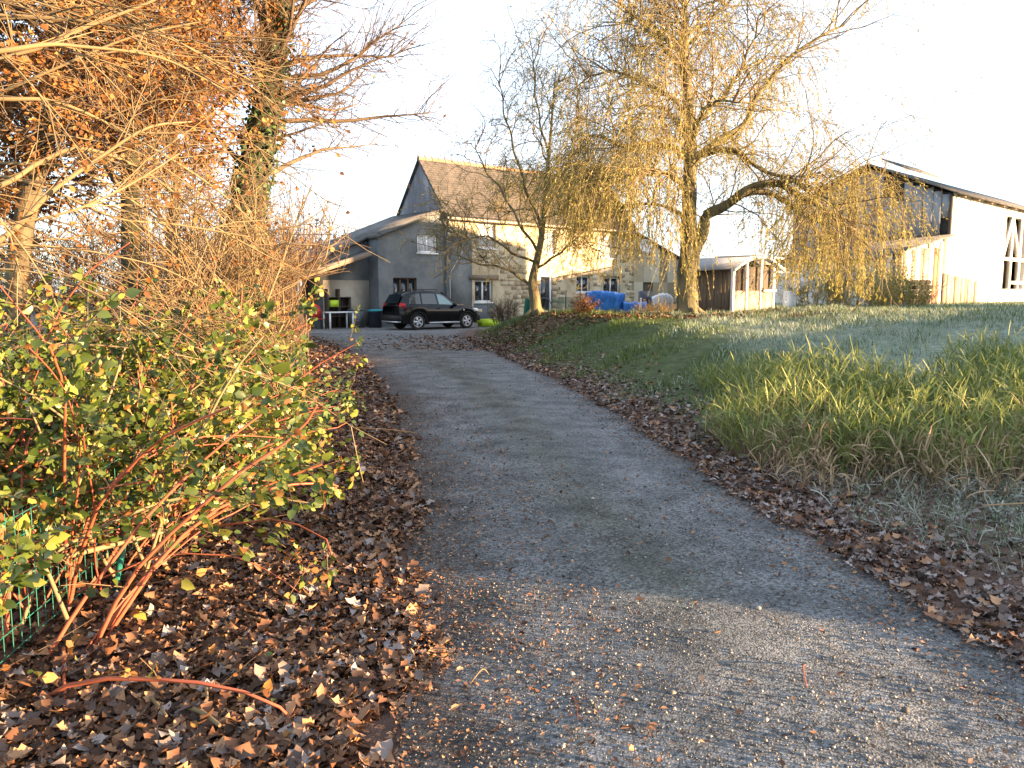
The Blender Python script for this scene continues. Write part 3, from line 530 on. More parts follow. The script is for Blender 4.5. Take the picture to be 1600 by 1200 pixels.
F+=[tuple(range(k_))[::-1],tuple(range((len(xs)-1)*k_,len(xs)*k_))]
mb=MB(); mb.add(V,F); body=mb.build('body',M_paint,car,smooth=True)
mb=MB(); V8=lambda x0,x1,y0,y1,z0,z1:[C_(x0,y0,z0),C_(x1,y0,z0),C_(x1,y1,z0),C_(x0,y1,z0),C_(x0,y0,z1),C_(x1,y0,z1),C_(x1,y1,z1),C_(x0,y1,z1)]
mb.hexa(V8(-.75,3.1,-.60,.60,.25,.75)); mb.hexa(V8(.44,2.06,-.8,.8,.24,.5)); mb.build('underbody',M_trim,car)
def side_pt(x,t,sgn,off=.006): # t 0 belt .. 1 roof edge
    hwx=np.interp(x,xs,hw)-.05; rwx=np.interp(x,xs,rw)+.02; be=np.interp(x,xs,belt)+.012; rz=np.interp(x,xs,roofz)-.07
    return C_(x,sgn*(hwx+(rwx-hwx)*t+off),be+(rz-be)*t)
def glass(x0,x1,x0t,x1t,sgn,m,t0=.06,t1=.90,nm='side_window'):
    mb=MB(); n_=7; a=[side_pt(x0+(x1-x0)*i/(n_-1),t0,sgn) for i in range(n_)]+[side_pt(x1t+(x0t-x1t)*i/(n_-1),t1,sgn) for i in range(n_)]
    lo=a[:n_]; hi=a[n_:][::-1]; V=np.array(lo+hi); F=[(i,i+1,n_+i+1,n_+i) for i in range(n_-1)] ; F=F if sgn>0 else [f[::-1] for f in F]
    mb.add(V,F); return mb.build(nm,m,car)
for sgn in (1,-1):
    glass(-.42,.16,-.32,.16,sgn,M_carglass); glass(.24,.98,.24,.93,sgn,M_carglass); glass(1.06,1.80,1.02,1.36,sgn,M_lightglass)
mb=MB(); mb.add([C_(1.98,y_,1.165) for y_ in (-.66,.66)]+[C_(1.36,y_,1.60) for y_ in (.58,-.58)],[(0,1,2,3)]); o_=mb.build('windscreen',M_carglass,car)
mb=MB(); q=[C_(-.835,-.60,1.12),C_(-.835,.60,1.12),C_(-.60,.55,1.50),C_(-.60,-.55,1.50)]; off=-cdv*.012+np.array([0,0,.012]); mb.add([v+off for v in q],[(0,3,2,1)]); mb.build('rear_window',M_carglass,car)
for x in (0,2.5):
    for sgn in (1,-1):
        ax=cr_*sgn; c=C_(x,sgn*.66,.34); mb=MB(); mb.lathe(c,ax,[(.24,0),(.33,.01),(.345,.05),(.345,.16),(.33,.195),(.245,.20),(.235,.14)],28); wh=mb.build('wheel',M_tyre,car,smooth=True)
        mb=MB(); mb.lathe(c,ax,[(.235,.02),(.235,.185),(.215,.195),(.205,.185),(.20,.10),(.05,.10)],28); u_=np.array([0,0,1.]); v_=np.cross(ax,u_)
        for s_ in range(5):
            th=s_*2*math.pi/5+.3; dv=u_*math.cos(th)+v_*math.sin(th); pv=np.cross(ax,dv); o2=c+ax*.15
            mb.hexa([o2-pv*.035,o2+pv*.035,o2+dv*.205+pv*.06,o2+dv*.205-pv*.06,o2-pv*.03+ax*.035,o2+pv*.03+ax*.035,o2+dv*.205+pv*.05+ax*.03,o2+dv*.205-pv*.05+ax*.03])
        mb.lathe(c+ax*.15,ax,[(.055,0),(.05,.045),(0,.05)],12); mb.build('rim',M_alloy,wh)
        mb=MB(); th=np.linspace(0,math.pi,15); zz_=[(x+math.cos(t)*.41,.34+math.sin(t)*.41) for t in th]
        mb.tube([C_(a,sgn*.862,b) for a,b in zz_],[.028]*15,5); mb.build('arch_trim',M_trim,car)
for sgn in (1,-1):
    mb=MB(); mb.hexa(V8(.50,2.02,sgn*.93-.07,sgn*.93+.07,.27,.33)); mb.build('running_board',M_alloy,car)
    mb=MB(); mb.hexa([C_(-.82,sgn*.70,.92),C_(-.62,sgn*.845,.92),C_(-.60,sgn*.835,1.14),C_(-.78,sgn*.68,1.16)]+[C_(-.875,sgn*.72,.90),C_(-.64,sgn*.872,.90),C_(-.62,sgn*.868,1.12),C_(-.83,sgn*.72,1.15)]); mb.build('tail_light',M_tail,car)
    mb=MB(); mb.hexa([C_(2.85,sgn*.80,.76),C_(3.2,sgn*.60,.74),C_(3.15,sgn*.60,.86),C_(2.8,sgn*.80,.90)]+[C_(2.9,sgn*.86,.76),C_(3.25,sgn*.70,.74),C_(3.19,sgn*.70,.875),C_(2.82,sgn*.86,.92)]); mb.build('headlight',M_head,car)
    mb=MB(); mb.lathe(C_(1.78,sgn*.86,1.07),cr_*sgn,[(.05,0),(.09,.05),(.10,.14),(.07,.18),(0,.19)],10); mb.build('mirror',M_paint,car)
    for xx_ in (.2,1.02): mb=MB(); mb.hexa(V8(xx_-.1,xx_+.06,sgn*.885-.012,sgn*.885+.012,.90,.925)); mb.build('door_handle',M_trim,car)
    mb=MB(); mb.tube([C_(-.25,sgn*.56,1.66),C_(-.15,sgn*.56,1.72),C_(1.0,sgn*.56,1.73),C_(1.15,sgn*.56,1.67)],[.015]*4,5); mb.build('roof_rail',M_trim,car)
mb=MB(); mb.tube([C_(-.82,-.72,.36),C_(-.95,-.66,.35),C_(-.97,0,.35),C_(-.95,.66,.35),C_(-.82,.80,.36)],[.03]*5,8); mb.build('rear_bar',M_alloy,car)
mb=MB(); mb.hexa(V8(-.90,-.86,.12,.62,.46,.57)); mb.build('number_plate',M_plate,car)
mb=MB(); mb.hexa(V8(-.93,-.72,-.80,.80,.38,.62)); mb.build('bumper',M_trim,car); mb=MB(); mb.hexa(V8(3.1,3.30,-.70,.70,.34,.58)); mb.build('bumper',M_trim,car)
mb=MB(); mb.hexa(V8(2.28,2.34,.875,.888,.80,.86)); mb.build('side_repeater',M_head,car)
# ------------------------------------------------------------------ small things before the house
def TZ(x,y): return float(T(np.array(x),np.array(y)))
pl=P(763,498,36); mb=MB(); b=np.array([pl[0],pl[1],.02]); x_,y_=HF.d,HF.n; lo=[b-x_*.45-y_*.2,b+x_*.45-y_*.2,b+x_*.45+y_*.2,b-x_*.45+y_*.2]; hi=[b+(v-b)*1.15+np.array([0,0,.34]) for v in lo]
o=mb.hexa([lo[3],lo[2],lo[1],lo[0],hi[3],hi[2],hi[1],hi[0]]).build('plastic_trough',M_lime,None); tag(o,'lime green plastic trough on the ground at the front of the black car','trough')
pl=P(824,490,29.5); b=np.array([pl[0],pl[1],TZ(pl[0],pl[1])-.05]); gt=thing('green_barrow','dark green tipped-up tub leaning left of the small tree trunk','tub',b); mb=MB(); ax=nrm(np.array([.25,0,1.])); mb.lathe(b,ax,[(.16,0),(.24,.6),(.26,.62)],12); mb.build('tub',M_green,gt); mb=MB(); mb.tube([b+ax*.6+np.array([.2,0,0]),b+ax*.95+np.array([.1,0,0]),b+ax*.6+np.array([-.2,0,0])],[.02]*3,6); mb.build('handle',M_green,gt)
# blue tarpaulin over a stack
def cloth(name,x0,x1,py0,py1,Y0,dep,m,parent,bump=.05,n=26,sag=.0,seed=0):
    A=P(x0,py1,Y0); B=P(x1,py1,Y0); zt=P(x0,py0,Y0)[2]; zb=A[2]; u=np.linspace(0,1,n); prof=[(0,zb),(0.02,zb+(zt-zb)*.5),(.06,zt-.05),(.25,zt+.02),(.6,zt-.02),(1,zt-.1),(1.02,zb)]
    pv=np.array(spline([(a,b,0) for a,b in prof],16)); V=[]
    for i,t in enumerate(u):
        base=A*(1-t)+B*t
        for j,(a,b,_) in enumerate(pv):
            w_=wob(t*9+seed,b*5+a*3,1.0,seed); V.append([base[0]+bump*w_*.6,base[1]+a*dep-bump*1.4*wob(t*14,b*3,1,seed+3),b+bump*w_+ (sag*math.sin(t*5+seed) if b>zb+.1 else 0)])
    F=[(i*16+j,(i+1)*16+j,(i+1)*16+j+1,i*16+j+1) for i in range(n-1) for j in range(15)]+[tuple(range(16))[::-1],tuple(range((n-1)*16,n*16))]
    mb=MB(); mb.add(V,F); return mb.build(name,m,parent,smooth=True)
o=cloth('blue_tarpaulin',918,976,457,496,31,1.3,M_bluetarp,None,.06,sag=.05); tag(o,'crumpled blue tarpaulin draped over a stack in front of the farmhouse windows','tarpaulin')
o=cloth('blue_tarpaulin',974,1012,473,496,30.6,1.0,M_bluetarp,None,.05,seed=2); tag(o,'lower blue tarpaulin between the white posts and the taller blue one','tarpaulin')
o=cloth('white_sheeting',1018,1052,462,494,31,1.0,M_whiteplastic,None,.05,seed=5,sag=.08); tag(o,'white plastic sheet over a heap just left of the big willow trunk','sheet')
for i,px in enumerate((1001,1022,1040)):
    a=P(px,494,30.2); o=MB().bar(a,a+np.array([0,0,.62+.1*(i==0)]),.07).build('white_post',M_white,None); tag(o,['white post at the right edge of the lower blue tarpaulin','white post in front of the white sheeting, on its left','white post in front of the white sheeting, on its right'][i],'post')
for i,(px,py,w_,h_) in enumerate(((1010,470,.5,.45),(1012,492,.7,.5))):
    a=P(px,py,31.6); o=MB().box(a[0]-w_/2,a[0]+w_/2,a[1],a[1]+.5,a[2]-.05,a[2]-.05+h_).build('crate',M_wood if i else M_render,None); tag(o,['grey crate on top of the wooden crate beside the white sheeting','wooden crate on the ground beside the white sheeting'][i],'crate')
# green net fence between the door and the tarpaulin
gn=thing('net_fence','low green net fence on thin posts between the small tree and the blue tarpaulin','fence',P(890,492,31.5)); a0,b0=P(862,492,31.5),P(925,492,31.5)
for t in (0,.35,.7,1): p_=a0+(b0-a0)*t; MB().bar(p_-[0,0,.2],p_+np.array([0,0,1.0]),.035).build('post',M_bindark,gn)
mb=MB()
for k_ in range(14): z=.05+.05*k_; mb.bar(a0+[0,0,z],b0+[0,0,z],.012)
for k_ in range(40): p_=a0+(b0-a0)*(k_/39); mb.bar(p_,p_+[0,0,.72],.012,up=(0,1,0))
mb.build('netting',M_wire,gn,kind='stuff')
hp=P(850,488,30.3); th=np.linspace(0,2*math.pi,24); o=MB().tube([[hp[0]+.3*math.cos(t),hp[1]+.05*math.sin(t),hp[2]+.22+.34*math.sin(t)] for t in th],[.02]*24,5,cap=False).build('hoop',M_pipe,None); tag(o,'thin pale metal hoop leaning just right of the small tree trunk','hoop')
# ------------------------------------------------------------------ shed and its porch
SF=Fr((7.75,27.0),(.72,.69)); sgz=.75
sh=thing('garden_shed','low dark board shed with pale metal roof, right of the big willow trunk','shed',SF(0,0,.8))
sz=CAMZ+ (455-421)/1200*27; sw=4.2; sback=CAMZ+(455-428)/1200*28.5
sd=Fr(SF(0,0,0),(-.70,.72),-1)   # side going back-left ; its outward normal faces left-front
st=sd.n
for i in range(14):
    mb=MB(); a=.02+i*.15; sd.box(mb,a,a+.142,0,.02+.012*(i%2),sgz-.2,sz-.02-.03*a); mb.build('board',M_wood,sh)
mb=MB(); mb.hexa([SF(0,-.03,sgz-.2),SF(2.6,-.03,sgz-.2),SF(2.6,-2.1,sgz-.2),SF(.02,-2.1,sgz-.2),SF(0,-.03,sz-.03),SF(2.6,-.03,sz+.2),SF(2.6,-2.1,sz+.2),SF(.02,-2.1,sz-.03)]); mb.build('wall',M_darkwood,sh)
mb=MB(); q=[SF(-.25,.15,sz-.02),SF(1.3,.15,sz+.42),SF(1.3,-2.4,sz+.42),SF(-.25,-2.4,sz-.08)]; mb.hexa(q+[v+np.array([0,0,.05]) for v in q]); q=[SF(1.3,.15,sz+.42),SF(2.9,.15,sz+.1),SF(2.9,-2.4,sz+.1),SF(1.3,-2.4,sz+.42)]; mb.hexa([v+np.array([0,0,.001]) for v in q]+[v+np.array([0,0,.055]) for v in q])
shr=mb.build('roof',M_sheet,sh)
po=thing('timber_porch','pale timber frame with beige panels and white posts on the lit front of the shed','porch',SF(2.5,.2,.8))
M_beige=mat('beige_panel',(.22,.18,.13),(.36,.31,.24),scale=2,rough=.8)
spx=[1144,1165,1187,1207,1241]; sa=[Fr(SF(0,.1,0),SF.d).hit(p_,470)[0] for p_ in spx]
for i,a in enumerate(sa):
    zt=[sz+.02,sz+.25,sz+.42,sz+.35,sz-.15][i]; MB(); mb=MB(); SF.box(mb,a-.05,a+.05,.05,.15,sgz-.3,zt); mb.build('post',M_white,po)
for i in range(4):
    if i==3: continue
    mb=MB(); SF.box(mb,sa[i]+.052,sa[i+1]-.052,.07,.10,sgz-.2,sz-.75 if i!=2 else sz-.8); mb.build('panel',M_beige,po)
mb=MB(); SF.box(mb,sa[4]-.9,sa[4]-.052,.07,.11,sgz-.2,sz-.75); mb.build('panel',M_white,po)
def beam(a,za,b,zb,o=.2,w=.08): mb=MB(); mb.bar(SF(a,o,za),SF(b,o,zb),w); mb.build('beam',M_white,po)
beam(sa[0]-.1,sz-.05,sa[1]+.1,sz+.42); beam(sa[1]+.1,sz+.43,sa[3]+.6,sz+.45); beam(sa[2]+.2,sz+.44,sa[3]+.5,sz+.0,.29); beam(sa[2],sz-.75,sa[3],sz-.73,.21); beam(sa[3]-.1,sz-.05,sa[4]+.3,sz-.1,.2)
mb=MB(); slab(SF,mb,1.3,sa[3]+.7,-1.6,.08,lambda a:sz+.50-.02*a,.05); mb.build('roof',M_sheet,po)
wb=P(1250,455,31); o=MB().box(wb[0]-.3,wb[0]+.35,wb[1],wb[1]+.5,wb[2]-.1,wb[2]+.55).build('white_cabinet',M_whiteplastic,None); tag(o,'white box-shaped cabinet standing right of the shed porch','cabinet')
# ------------------------------------------------------------------ barn
BF=Fr((22.5,40),(.734,.68)); BG=.9; BE=CAMZ+5.0; BA=CAMZ+6.8; bw=8.6; BL=24
barn=thing('barn','big old barn with white rendered long wall and grey sheet gable, on the right','barn',BF(3,-3,1))
bop=rect(BF,1573,345,1640,452); bop[1]=bop[0]+4.5
mb=MB(); wall(mb,BF,0,BL,BG-.5,lambda a:BE,[tuple(bop)],depth=.35); 
mb.add([BF(BL,0,BG-.5),BF(BL,-bw,BG-.5),BF(BL,-bw,BE),BF(BL,-bw/2,BA),BF(BL,0,BE)],[(0,1,2,3,4)]); mb.add([BF(0,-bw,BG-.5),BF(BL,-bw,BG-.5),BF(BL,-bw,BE),BF(0,-bw,BE)],[(0,1,2,3)])
mb.build('wall',M_barnwall,barn)
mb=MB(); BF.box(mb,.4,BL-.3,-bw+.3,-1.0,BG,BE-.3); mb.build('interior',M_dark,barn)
# timber frame in the opening
x0,x1,z0,z1=bop; br=lambda a,za,b,zb:MB().bar(BF(a,-.12,za),BF(b,-.12,zb),.20).build('timber',M_barnwall,barn)
br(x0+1.6,z0,x0+1.6,z1); br(x0+3.4,z0,x0+3.4,z1); br(x0,z0+(z1-z0)*.42,x1,z0+(z1-z0)*.42); br(x0,z0+(z1-z0)*.42,x0+1.5,z1); br(x0+1.7,z0+.4,x1,z0+.4); br(x0+3.3,z0+(z1-z0)*.42,x0+1.7,z1-.2)
# sheets on the gable (frame along the gable, going back-left)
BGf=Fr(BF(0,0,0),(-.68,.734),-1); gt_=lambda a: BE+(BA-BE)*(1-abs(a-bw/2)/(bw/2))
mb=MB(); mb.add([BGf(0,-.06,BG),BGf(bw,-.06,BG),BGf(bw,-.06,BE-.1),BGf(bw/2,-.06,BA-.1),BGf(0,-.06,BE-.1)],[(4,3,2,1,0)]); mb.build('gable_back',M_dark,barn)
a=.12; i=0
while a<bw-.1:
    w_=min(.32+.28*R.random(),bw-.05-a); zt=min(gt_(a+.02),gt_(a+w_))-.12; zb=4.0+(.35 if R.random()<.3 else 0)
    if 2.0<a<3.3: zt-= .75*R.random()+.55      # missing upper sheets
    if a<.5: zt-=0; zb=5.4
    if a<.5: 
        mb=MB(); BGf.box(mb,a,a+w_,0,.03,3.2,4.3+.2*R.random()); mb.build('sheet',M_darkwood,barn)
    mb=MB(); o1=.02+.02*(i%2)
    if a>4.2: zb=1
    BGf.box(mb,a,a+w_-.02,o1-.015,o1,zb,zt); mb.build('sheet',M_rust if (a>3.9 and R.random()<.35) else M_sheet,barn); a+=w_; i+=1
mb=MB(); mb.bar(BGf(.06,.06,3.0),BGf(.06,.06,BE-.1),.14); mb.build('corner_post',M_darkwood,barn)
for sgn in (0,1):
    mb=MB(); ov=.45; sl_=(BA-BE)/(bw/2)
    q=[BF(-.35,ov,BE-ov*sl_+.02),BF(BL+.3,ov,BE-ov*sl_+.02),BF(BL+.3,-bw/2,BA+.02),BF(-.35,-bw/2,BA+.02)] if not sgn else [BF(-.35,-bw/2,BA+.02),BF(BL+.3,-bw/2,BA+.02),BF(BL+.3,-bw-ov,BE-ov*sl_+.02),BF(-.35,-bw-ov,BE-ov*sl_+.02)]
    mb.hexa(q+[v+np.array([0,0,.09]) for v in q]); rf=mb.build('roof',M_roofdark,barn)
    if not sgn:
        for a in np.arange(.6,BL,2.2): mb=MB(); mb.bar(BF(a,ov-.06,BE-ov*sl_-.04),BF(a,-.5,BE+.10),.11); mb.build('rafter',M_wood,rf)
        mb=MB(); q=[BF(3.0,-bw/2+.9,BA+.02),BF(8.5,-bw/2+.9,BA+.02),BF(8.5,-bw/2-.6,BA+.75),BF(3.0,-bw/2-.6,BA+.75)]; mb.hexa(q+[v+np.array([0,0,.08]) for v in q]); mb.build('raised_vent',M_roofdark,rf)
# board panels leaning on the lit wall
a0_,_=BF.hit(1470,452); a1_,_=BF.hit(1524,452)
lp=thing('board_door','pale weathered board door leaning on the white barn wall','door',BF((a0_+a1_)/2,.1,BG)); n_=10
for i in range(n_):
    a=a0_+(a1_-a0_)*i/n_; mb=MB(); BF.box(mb,a,a+(a1_-a0_)/n_-.03,.05,.09+.02*(i%2),BG-.1,BG+1.65-.01*i*R.random()-.03*i); mb.build('board',M_beige if i%3 else M_wood,lp)
# lean-to in front of the gable
LB=thing('barn_lean_to','low patched lean-to of pale boards with a rusty sheet, against the barn gable','lean-to',BF(-4,0,.9)); LL=-9.5
lt_top=lambda a: CAMZ+2.83+a*(2.83-1.9)/6*1.0
mb=MB()
mb.add([BF(LL,0,BG-.6),BF(LL,0,lt_top(LL)),BF(LL,-5,lt_top(LL)),BF(LL,-5,BG-.6)],[(0,1,2,3)]); mb.add([BF(LL,-.03,BG-.6),BF(-.01,-.03,BG-.6),BF(-.01,-.03,lt_top(0)-.02),BF(LL,-.03,lt_top(LL)-.02)],[(0,1,2,3)]); mb.build('wall',M_barnwall,LB)
a=LL
while a<-.02:
    w_=min(.28+.35*R.random(),-.02-a); m_=M_beige if R.random()<.5 else M_barnwall
    if -2.6<a<-1.5: m_=M_rust
    elif R.random()<.18: m_=M_wood
    mb=MB(); top_=lt_top(a)-.04-(0 if R.random()<.7 else .5*R.random()); BF.box(mb,a,a+w_-.025,.0,.025+.02*R.random(),BG-.3,top_); mb.build('board',m_,LB); a+=w_
mb=MB(); slab(BF,mb,LL-.2,-.05,-5.2,.25,lambda a:lt_top(a)+.01,.07); mb.build('roof',M_roofdark,LB)
# stump-like stack near the barn
sp_=P(1438,470,36); zz0=TZ(sp_[0],sp_[1]); stt=thing('log_stack','dark brown stack of old logs in front of the rusty sheet of the barn lean-to','log stack',(sp_[0],sp_[1],zz0))
for r_ in range(5):
    for q_ in range(3): MB().tube([[sp_[0]-.35+.27*q_+.1*(r_%2),sp_[1]-.3,zz0+.12+.23*r_],[sp_[0]-.35+.27*q_+.1*(r_%2),sp_[1]+.5,zz0+.12+.23*r_]],[.12,.11],8).build('log',M_darkwood,stt)
# ------------------------------------------------------------------ unseen blocks added off to the right to shade house and lane
def uv(v,p): return np.array([U[0]*p+VV[0]*v,U[1]*p+VV[1]*v])
nb=thing('shade_caster_barn','unseen barn-shaped block added beyond the right edge to shade the farmhouse','barn',(*uv(34,26),0))
Hn=[(30.6,6.7),(32,6.5),(35,6.2),(39.5,4.9)]; mb=MB()  # added block, top heights shaped to cast shade on the farmhouse front
for i in range(3):
    (v0,h0),(v1,h1)=Hn[i],Hn[i+1]; a=uv(v0,24);b=uv(v1,24);c=uv(v1,32);d=uv(v0,32); mb.hexa([[*a,0],[*d,0],[*c,0],[*b,0],[*a,h0+2],[*d,h0+2],[*c,h1+2],[*b,h1+2]])
mb.build('wall',M_render,nb)
mb=MB()
for i in range(3):
    (v0,h0),(v1,h1)=Hn[i],Hn[i+1]; a=uv(v0,23.8);b=uv(v1,23.8);c=uv(v1,32.2);d=uv(v0,32.2); mb.hexa([[*a,h0+2.002],[*d,h0+2.002],[*c,h1+2.002],[*b,h1+2.002],[*a,h0+2.1],[*d,h0+2.1],[*c,h1+2.1],[*b,h1+2.1]])
mb.build('roof',M_roofdark,nb)
def Hlow(v):
    return np.interp(v,[3.9,4.1,9.1,9.4,10.2,10.5,14,18,26,29,30.5,30.7],[0,.42,.38,.25,.25,.62,.75,.66,.66,.42,.5,2])  # added screen, top heights and dip shaped to cast the lane's shade
hg=thing('shade_caster_hedge','unseen hedge-shaped screen added beyond the right edge to shade the lane','hedge',(*uv(14,12),0)); mb=MB(); vs=np.linspace(4.0,30.5,140)
for i in range(139):
    v0,v1=vs[i],vs[i+1]; j=.05*wob(v0,v0,3); j1=.05*wob(v1,v1,3); h0=Hlow(v0)+1.0+j; h1=Hlow(v1)+1.0+j1; a=uv(v0,12);b=uv(v1,12);c=uv(v1,12.8);d=uv(v0,12.8); mb.hexa([[*a,-.3],[*d,-.3],[*c,-.3],[*b,-.3],[*a,h0],[*d,h0],[*c,h1],[*b,h1]])
mb.build('foliage',M_ivy,hg)
n=16000; v=4+R.random(n)*26.5; p=12+R.random(n)*.8; z=(Hlow(v)+1.03)*R.random(n)**.4; face=R.random(n)<.6; p=np.where(face,12-.03,p); xy=U[None]*p[:,None]+VV[None]*v[:,None]; mb=MB(); leafset(mb,LEAF,np.stack([xy[:,0],xy[:,1],np.where(face,z,Hlow(v)+1.0)],-1),rnd(n),.09,.2); mb.build('leaves',M_ivy,hg,kind='stuff')
# ------------------------------------------------------------------ trees
def px_path(pts): return np.array([P(a,b,c) for a,b,c in pts])
def base_on_ground(p): p=np.array(p,float); p[2]=TZ(p[0],p[1])-.12; return p
def tubeset(mb,Pm,r0,r1,k=4):
    N_=Pm.shape[1]
    if k==3 and N_>=5: Pm=Pm[:,np.unique(np.round(np.linspace(0,1,max(3,int(N_*.6)))**.9*(N_-1)).astype(int))]
    V,F=tubes(Pm,taper(len(Pm),Pm.shape[1],r0,r1),k); mb.add(V,F)
def alongs(Pm,n,t0=.1,t1=1): # random points along curves with tangent
    idx=R.integers(0,len(Pm),n); t=t0+(t1-t0)*R.random(n); return at(Pm,idx,t)
def flare(p,r): # root flare ring radii
    r=np.array(r,float); r[0]*=1.5; r[1]*=1.12; return r
# ---- big weeping willow
def limb(mb,pts,r0,r1,n=26,k=9,jit=.05):
    p=spline(pts,n); p[2:]+=np.stack([jit*np.sin(np.arange(n-2)*1.1+pts[0][0]),jit*np.cos(np.arange(n-2)*.9),0*np.arange(n-2)],1); mb.tube(p,np.linspace(r0,r1,n)*(1+.06*np.sin(np.arange(n)*1.7)),k); return p
WD=24
wb0=base_on_ground(P(1076,494,WD))
wil=thing('weeping_willow','big weeping willow with thick forked trunk and yellow hanging twigs, right of the house','tree',wb0)
mb=MB(); tr=[wb0]+list(px_path([(1074,470,WD),(1073,430,WD),(1076,380,WD),(1077,310,WD),(1078,250,WD),(1077,190,WD),(1074,130,WD),(1068,70,WD-.2),(1070,0,WD),(1066,-80,WD)]))
tp=spline(tr,50); mb.tube(tp,np.interp(np.linspace(0,1,50),[0,.05,.15,.3,.5,.8,1],[.46,.36,.31,.25,.19,.11,.05])*(1+.05*np.sin(np.arange(50)*1.3)),14)
for q in range(7): # roots
    th=q*.9+.3; mb.tube([wb0+np.array([0,0,.45]),wb0+np.array([.35*math.cos(th),.35*math.sin(th),.2]),wb0+np.array([.75*math.cos(th),.75*math.sin(th),.02])],[.14,.13,.05],7)
L1=[]
def wl(pts,r0,r1): L1.append(limb(mb,px_path(pts),r0,r1))
wl([(1077,425,WD),(1093,375,WD),(1103,340,WD),(1130,322,WD-.3),(1175,294,WD-.6),(1215,286,WD-.8),(1250,305,WD-1),(1285,325,WD-1),(1330,345,WD-1)],.21,.05)
wl([(1150,305,WD-.4),(1200,300,WD+.3),(1240,325,WD+.6),(1275,345,WD+.6),(1320,352,WD+.5),(1345,375,WD+.5)],.10,.03)
wl([(1215,286,WD-.8),(1245,285,WD-1.8),(1285,305,WD-2.4),(1315,335,WD-2.6)],.07,.02)
wl([(1078,262,WD),(1098,238,WD),(1122,222,WD),(1165,190,WD+.3),(1190,140,WD+.5),(1225,100,WD+.5),(1275,60,WD+.8),(1320,40,WD+1)],.15,.03)
wl([(1082,250,WD),(1115,236,WD-.2),(1150,236,WD-.6),(1185,262,WD-1),(1220,275,WD-1.4),(1262,283,WD-1.8)],.11,.03)
wl([(1076,248,WD),(1050,232,WD),(1015,224,WD-.4),(975,228,WD-.8),(940,214,WD-1.2),(905,210,WD-1.5)],.12,.03)
wl([(1076,180,WD),(1045,150,WD),(1005,130,WD+.4),(960,112,WD+.5),(915,120,WD+.5)],.08,.025)
wl([(1077,200,WD),(1110,170,WD+.3),(1145,130,WD+.5),(1170,80,WD+.8),(1190,20,WD+1)],.08,.025)
wl([(1074,130,WD),(1050,90,WD),(1015,50,WD-.5),(975,10,WD-.8),(940,-20,WD-1)],.07,.02)
wl([(1070,80,WD),(1100,40,WD),(1140,0,WD+.4),(1180,-50,WD+.5)],.06,.02)
wl([(1077,300,WD),(1065,290,WD-1.2),(1040,270,WD-2.2),(1020,275,WD-3)],.09,.025)
wl([(1077,290,WD),(1090,250,WD+1.4),(1120,220,WD+2.6),(1160,215,WD+3.6)],.10,.025)
wl([(1077,230,WD),(1090,190,WD-1.5),(1115,160,WD-2.6),(1160,160,WD-3.4)],.08,.02)
wl([(1076,220,WD),(1050,180,WD+1.6),(1010,165,WD+2.6),(960,180,WD+3.4)],.08,.02)
wl([(1076,345,WD),(1045,325,WD+.4),(1005,318,WD+.8),(970,325,WD+1.2)],.07,.02)
wl([(1074,110,WD),(1040,60,WD+1),(1000,30,WD+2),(960,40,WD+3)],.06,.02)
wl([(1072,60,WD),(1050,10,WD),(1020,-50,WD)],.05,.02)
mb.build('trunk',M_willowbark,wil,smooth=True)
L1=np.array(L1)
# second order branches
p,d,t,idx=spawn(L1,380,.18,1,.9,up=.35); LL2=1.5+1.6*R.random(len(p)); B2=grow(p,d,LL2,9,.16,.03)
mb=MB(); tubeset(mb,B2,.024,.007,5); p,d,t,_=spawn(B2,1900,.15,1,.8,up=.1); B3=grow(p,d,.8+.8*R.random(1900),7,.18,.06); tubeset(mb,B3,.009,.004,3)
p,d,t,_=spawn(np.array([tp[24:]]),60,0,1,1.0,up=.4); B2b=grow(p,d,1.6,9,.15,.02); tubeset(mb,B2b,.03,.008,5); p,d,t,_=spawn(B2b,300,.2,1,.8); B3b=grow(p,d,1.1,7,.18,.05); tubeset(mb,B3b,.012,.004,3)
mb.build('branches',M_wtwig,wil)
# hanging strands
A3=np.concatenate([B3,B3b]); ns=7400; idx=R.integers(0,len(A3),ns); xm=A3[:,:,0].mean(1); zm=A3[:,:,2].mean(1); wq=1-.45*((xm>9.8)&(zm<6.8))+.5*((xm<4)&(zm<7)); idx=R.choice(len(A3),ns,p=wq/wq.sum()); p,d=at(A3,idx,.2+.8*R.random(ns)); 
hl=.6+2.2*R.random(ns)**1.5; lowright=(p[:,0]>8.0)&(p[:,2]<6.8); hl=np.where(lowright,(p[:,2]-1.4)*(.25+.65*R.random(ns)**1.4),hl); leftc=(p[:,0]<4.2)&(p[:,2]<7); hl=np.where(leftc,(p[:,2]-1.6)*(.2+.6*R.random(ns)**1.5),hl); hl=np.where(p[:,2]>8,hl*.6,hl)
hl=np.where((np.abs(p[:,0]-6.8)<1.5),hl*.6,hl); hl=np.minimum(hl,np.maximum(.3,(p[:,2]-1.1-.5*R.random(ns))))
d=nrm(d*.6+rnd(ns)*.5+np.array([0,0,-.1])); ST=grow(p,d,hl,9,.10,.26)
mb=MB(); tubeset(mb,ST,.0055,.003,3); mb.build('hanging_twigs',M_strand,wil,kind='stuff')
n=125000; p,d=alongs(ST,n,.15,1); keep=R.random(n)<np.clip(1.15-(p[:,2]-2)/9.5,.12,1); p,d=p[keep],d[keep]; mb=MB(); leafset(mb,SLIM,p,nrm(d+rnd(len(p))*.55),.07+.04*R.random(len(p)),0); mb.build('leaves',M_wleaf,wil,kind='stuff')
